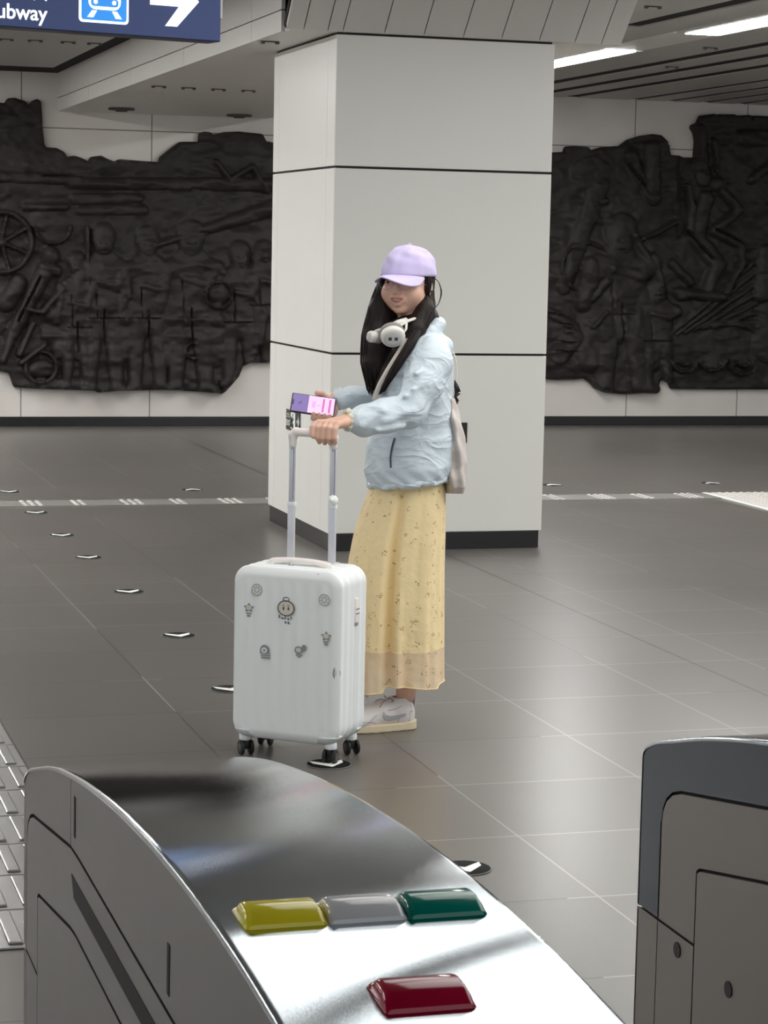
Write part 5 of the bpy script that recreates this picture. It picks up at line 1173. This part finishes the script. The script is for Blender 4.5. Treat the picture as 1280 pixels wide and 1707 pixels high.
# ------------------------------------------------------------------ things worn or carried (things of their own)
hpn = thing('headphones', 'ivory and grey over-ear headphones resting round the woman\'s neck', 'headphones', (OX, OY, 0), -YAW)
def cup(c_, nrm, nm, r_=.037):
    nrm = nrm/np.linalg.norm(nrm); a1 = np.cross(V3(0,0,1), nrm); a1 /= np.linalg.norm(a1); a2 = np.cross(nrm, a1)
    Mc = basis(c_, a1, a2, nrm)
    def lathe(prof_, nseg=32):
        bm = bmesh.new(); R = [[bm.verts.new((rr*math.cos(2*PI*k/nseg), rr*.92*math.sin(2*PI*k/nseg), hh)) for k in range(nseg)] for rr, hh in prof_]
        for i in range(len(R)-1):
            for k in range(nseg): bm.faces.new((R[i][k], R[i][(k+1) % nseg], R[i+1][(k+1) % nseg], R[i+1][k]))
        bm.faces.new(R[-1]); bm.faces.new(R[0][::-1]); bmesh.ops.transform(bm, matrix=Mc, verts=bm.verts[:]); return bm
    sh = obj('cup_shell', lathe([(r_*.93,-.002),(r_*1.0,.004),(r_*1.0,.013),(r_*.93,.020),(r_*.80,.0225)]), 'phones', hpn, smooth=True)
    obj('cup_cover', lathe([(r_*.80,.0222),(r_*.78,.0238),(r_*.5,.0252),(r_*.2,.0256)]), 'cup', hpn, smooth=True)
    obj('ear_cushion', lathe([(r_*.85,-.022),(r_*1.02,-.017),(r_*1.05,-.009),(r_*1.0,-.002)]), 'cushion', hpn, smooth=True)
    if nm:
        bm = bmesh.new()
        for x0 in (-.017, .003):
            for bx in ((.002,.009,-.004,.003),(0,.011,-.001,.0),(0,.011,-.006,-.005),(0,.011,.004,.005),(0,.0015,-.006,.005),(.0095,.011,-.006,.005),(.0048,.0062,-.006,.005)):
                box(bm, x0+bx[0], x0+bx[1], bx[2]-.0005, bx[3]+.0005, .0250, .0262, mtx=Mc)
        obj('cup_logo', bm, 'stick_dark', hpn)
cup(V3(-.040,-.165,1.318), V3(.16,-.86,-.46), True, .040); cup(V3(-.096,-.115,1.308), V3(-.86,-.40,.10), False, .021)
bm = bmesh.new(); tube(bm, spline([V3(-.022,-.150,1.345), V3(.008,-.120,1.362), V3(.045,-.082,1.372), V3(.082,-.03,1.374), V3(.085,.03,1.372), V3(.05,.075,1.362), V3(-.03,.05,1.345), V3(-.094,-.088,1.326)], 6), .0085, 10, flat=((0,0,1), .6)); obj('headband', bm, 'phones', hpn, smooth=True)
bm = bmesh.new(); tube(bm, [V3(-.040,-.150,1.348), V3(-.022,-.142,1.356), V3(.004,-.120,1.364)], [.009,.011,.010], 10); tube(bm, [V3(-.006,-.162,1.322), V3(.004,-.15,1.338), V3(.004,-.130,1.358)], [.003,.004,.005], 8); obj('yoke', bm, 'phones', hpn, smooth=True)

ph = thing('phone', 'dark-edged smartphone with purple and pink screen in the woman\'s far hand', 'phone', (OX, OY, 0), -YAW)
Mp = basis(PC, pl, pv, pn)
bm = box(bmesh.new(), -.0735, .0735, -.0355, .0355, -.0045, .0045, bev=.0035, mtx=Mp); obj('phone_case', bm, 'phone', ph, auto=40)
def lit(name, c, st):
    return mat(name, c, 0.3, emit=c, estr=st)
MT['sc1'] = lit('violet_screen', srgb(118,100,158), .55); MT['sc2'] = lit('pink_screen', srgb(246,190,238), .62); MT['sc3'] = lit('magenta_screen_bar', srgb(196,104,170), .55); MT['sc4'] = lit('lilac_screen_mark', srgb(226,160,236), .6)
sc = obj('screen', box(bmesh.new(), -.0695, .0695, -.0320, .0320, .0046, .0050, mtx=Mp), 'sc2', ph); sc['label'] = 'lit pink and violet screen'
obj('screen_panel', box(bmesh.new(), -.0695, -.016, -.0320, .0320, .0050, .0052, mtx=Mp), 'sc1', sc)
for x0, x1 in ((.030,.037),(.051,.058)): obj('screen_bar', box(bmesh.new(), x0, x1, -.025, .026, .0050, .0052, mtx=Mp), 'sc3', sc)
bm = bmesh.new(); box(bm, -.004, .008, -.012, .012, .0050, .0052, mtx=Mp); box(bm, .012, .024, -.004, .0, .0050, .0052, mtx=Mp); obj('screen_mark', bm, 'sc4', sc)
obj('notch', box(bmesh.new(), -.0685, -.0645, -.010, .010, .0051, .0054, mtx=Mp), 'phone', sc)
bm = bmesh.new(); box(bm, -.050, -.040, -.002, .000, .0052, .0054, mtx=Mp); box(bm, -.042, -.040, -.002, .008, .0052, .0054, mtx=Mp); obj('screen_mark', bm, 'phone', sc)

bg_ = thing('tote_bag', 'soft beige-grey shoulder bag hanging behind the woman\'s back', 'bag', (OX, OY, 0), -YAW)
g = SDF((.05,-.14,.75), (.27,.24,1.14), .005)
g.table([(.775,.178,.04,.030,.10),(.80,.180,.04,.036,.125),(.88,.178,.04,.037,.13),(.96,.174,.04,.032,.125),(1.03,.166,.04,.024,.115),(1.09,.160,.04,.012,.09)], .01, lambda t_, z_: .06*np.sin(6*t_+20*z_), 2.6)
xx, yy, zz = g.ax[0][:,None,None], g.ax[1][None,:,None], g.ax[2][None,None,:]; g.D = (g.D+.003*np.sin(40*yy+30*zz)*np.sin(35*zz)).astype(np.float32)
bo = obj('bag_body', g.mesh('bag_body'), 'bag', bg_); bo.location.z = .018
bm = bmesh.new(); tube(bm, spline([V3(.166,.05,1.07), V3(.176,.06,1.16), V3(.170,.055,1.24), V3(.130,.05,1.30), V3(.085,-.01,1.345), V3(.045,-.080,1.340), V3(.008,-.126,1.305), V3(-.022,-.150,1.255), V3(-.055,-.155,1.20), V3(-.080,-.140,1.15), V3(-.095,-.115,1.10)], 5), .008, 8, flat=((1,0,0), .35)); obj('strap', bm, 'strap', bg_, smooth=True)
bm = bmesh.new(); tube(bm, [V3(.170,.03,1.165), V3(.176,.03,1.145), V3(.181,.03,1.125)], [.002,.009,.012], 6); tube(bm, [V3(.181,.03,1.125), V3(.174,.03,1.110), V3(.178,.03,1.095)], [.012,.005,.010], 6); tube(bm, [V3(.178,.03,1.097), V3(.170,.03,1.075)], [.009,.004], 6); obj('dark_charm', bm, 'black', bg_, smooth=True)
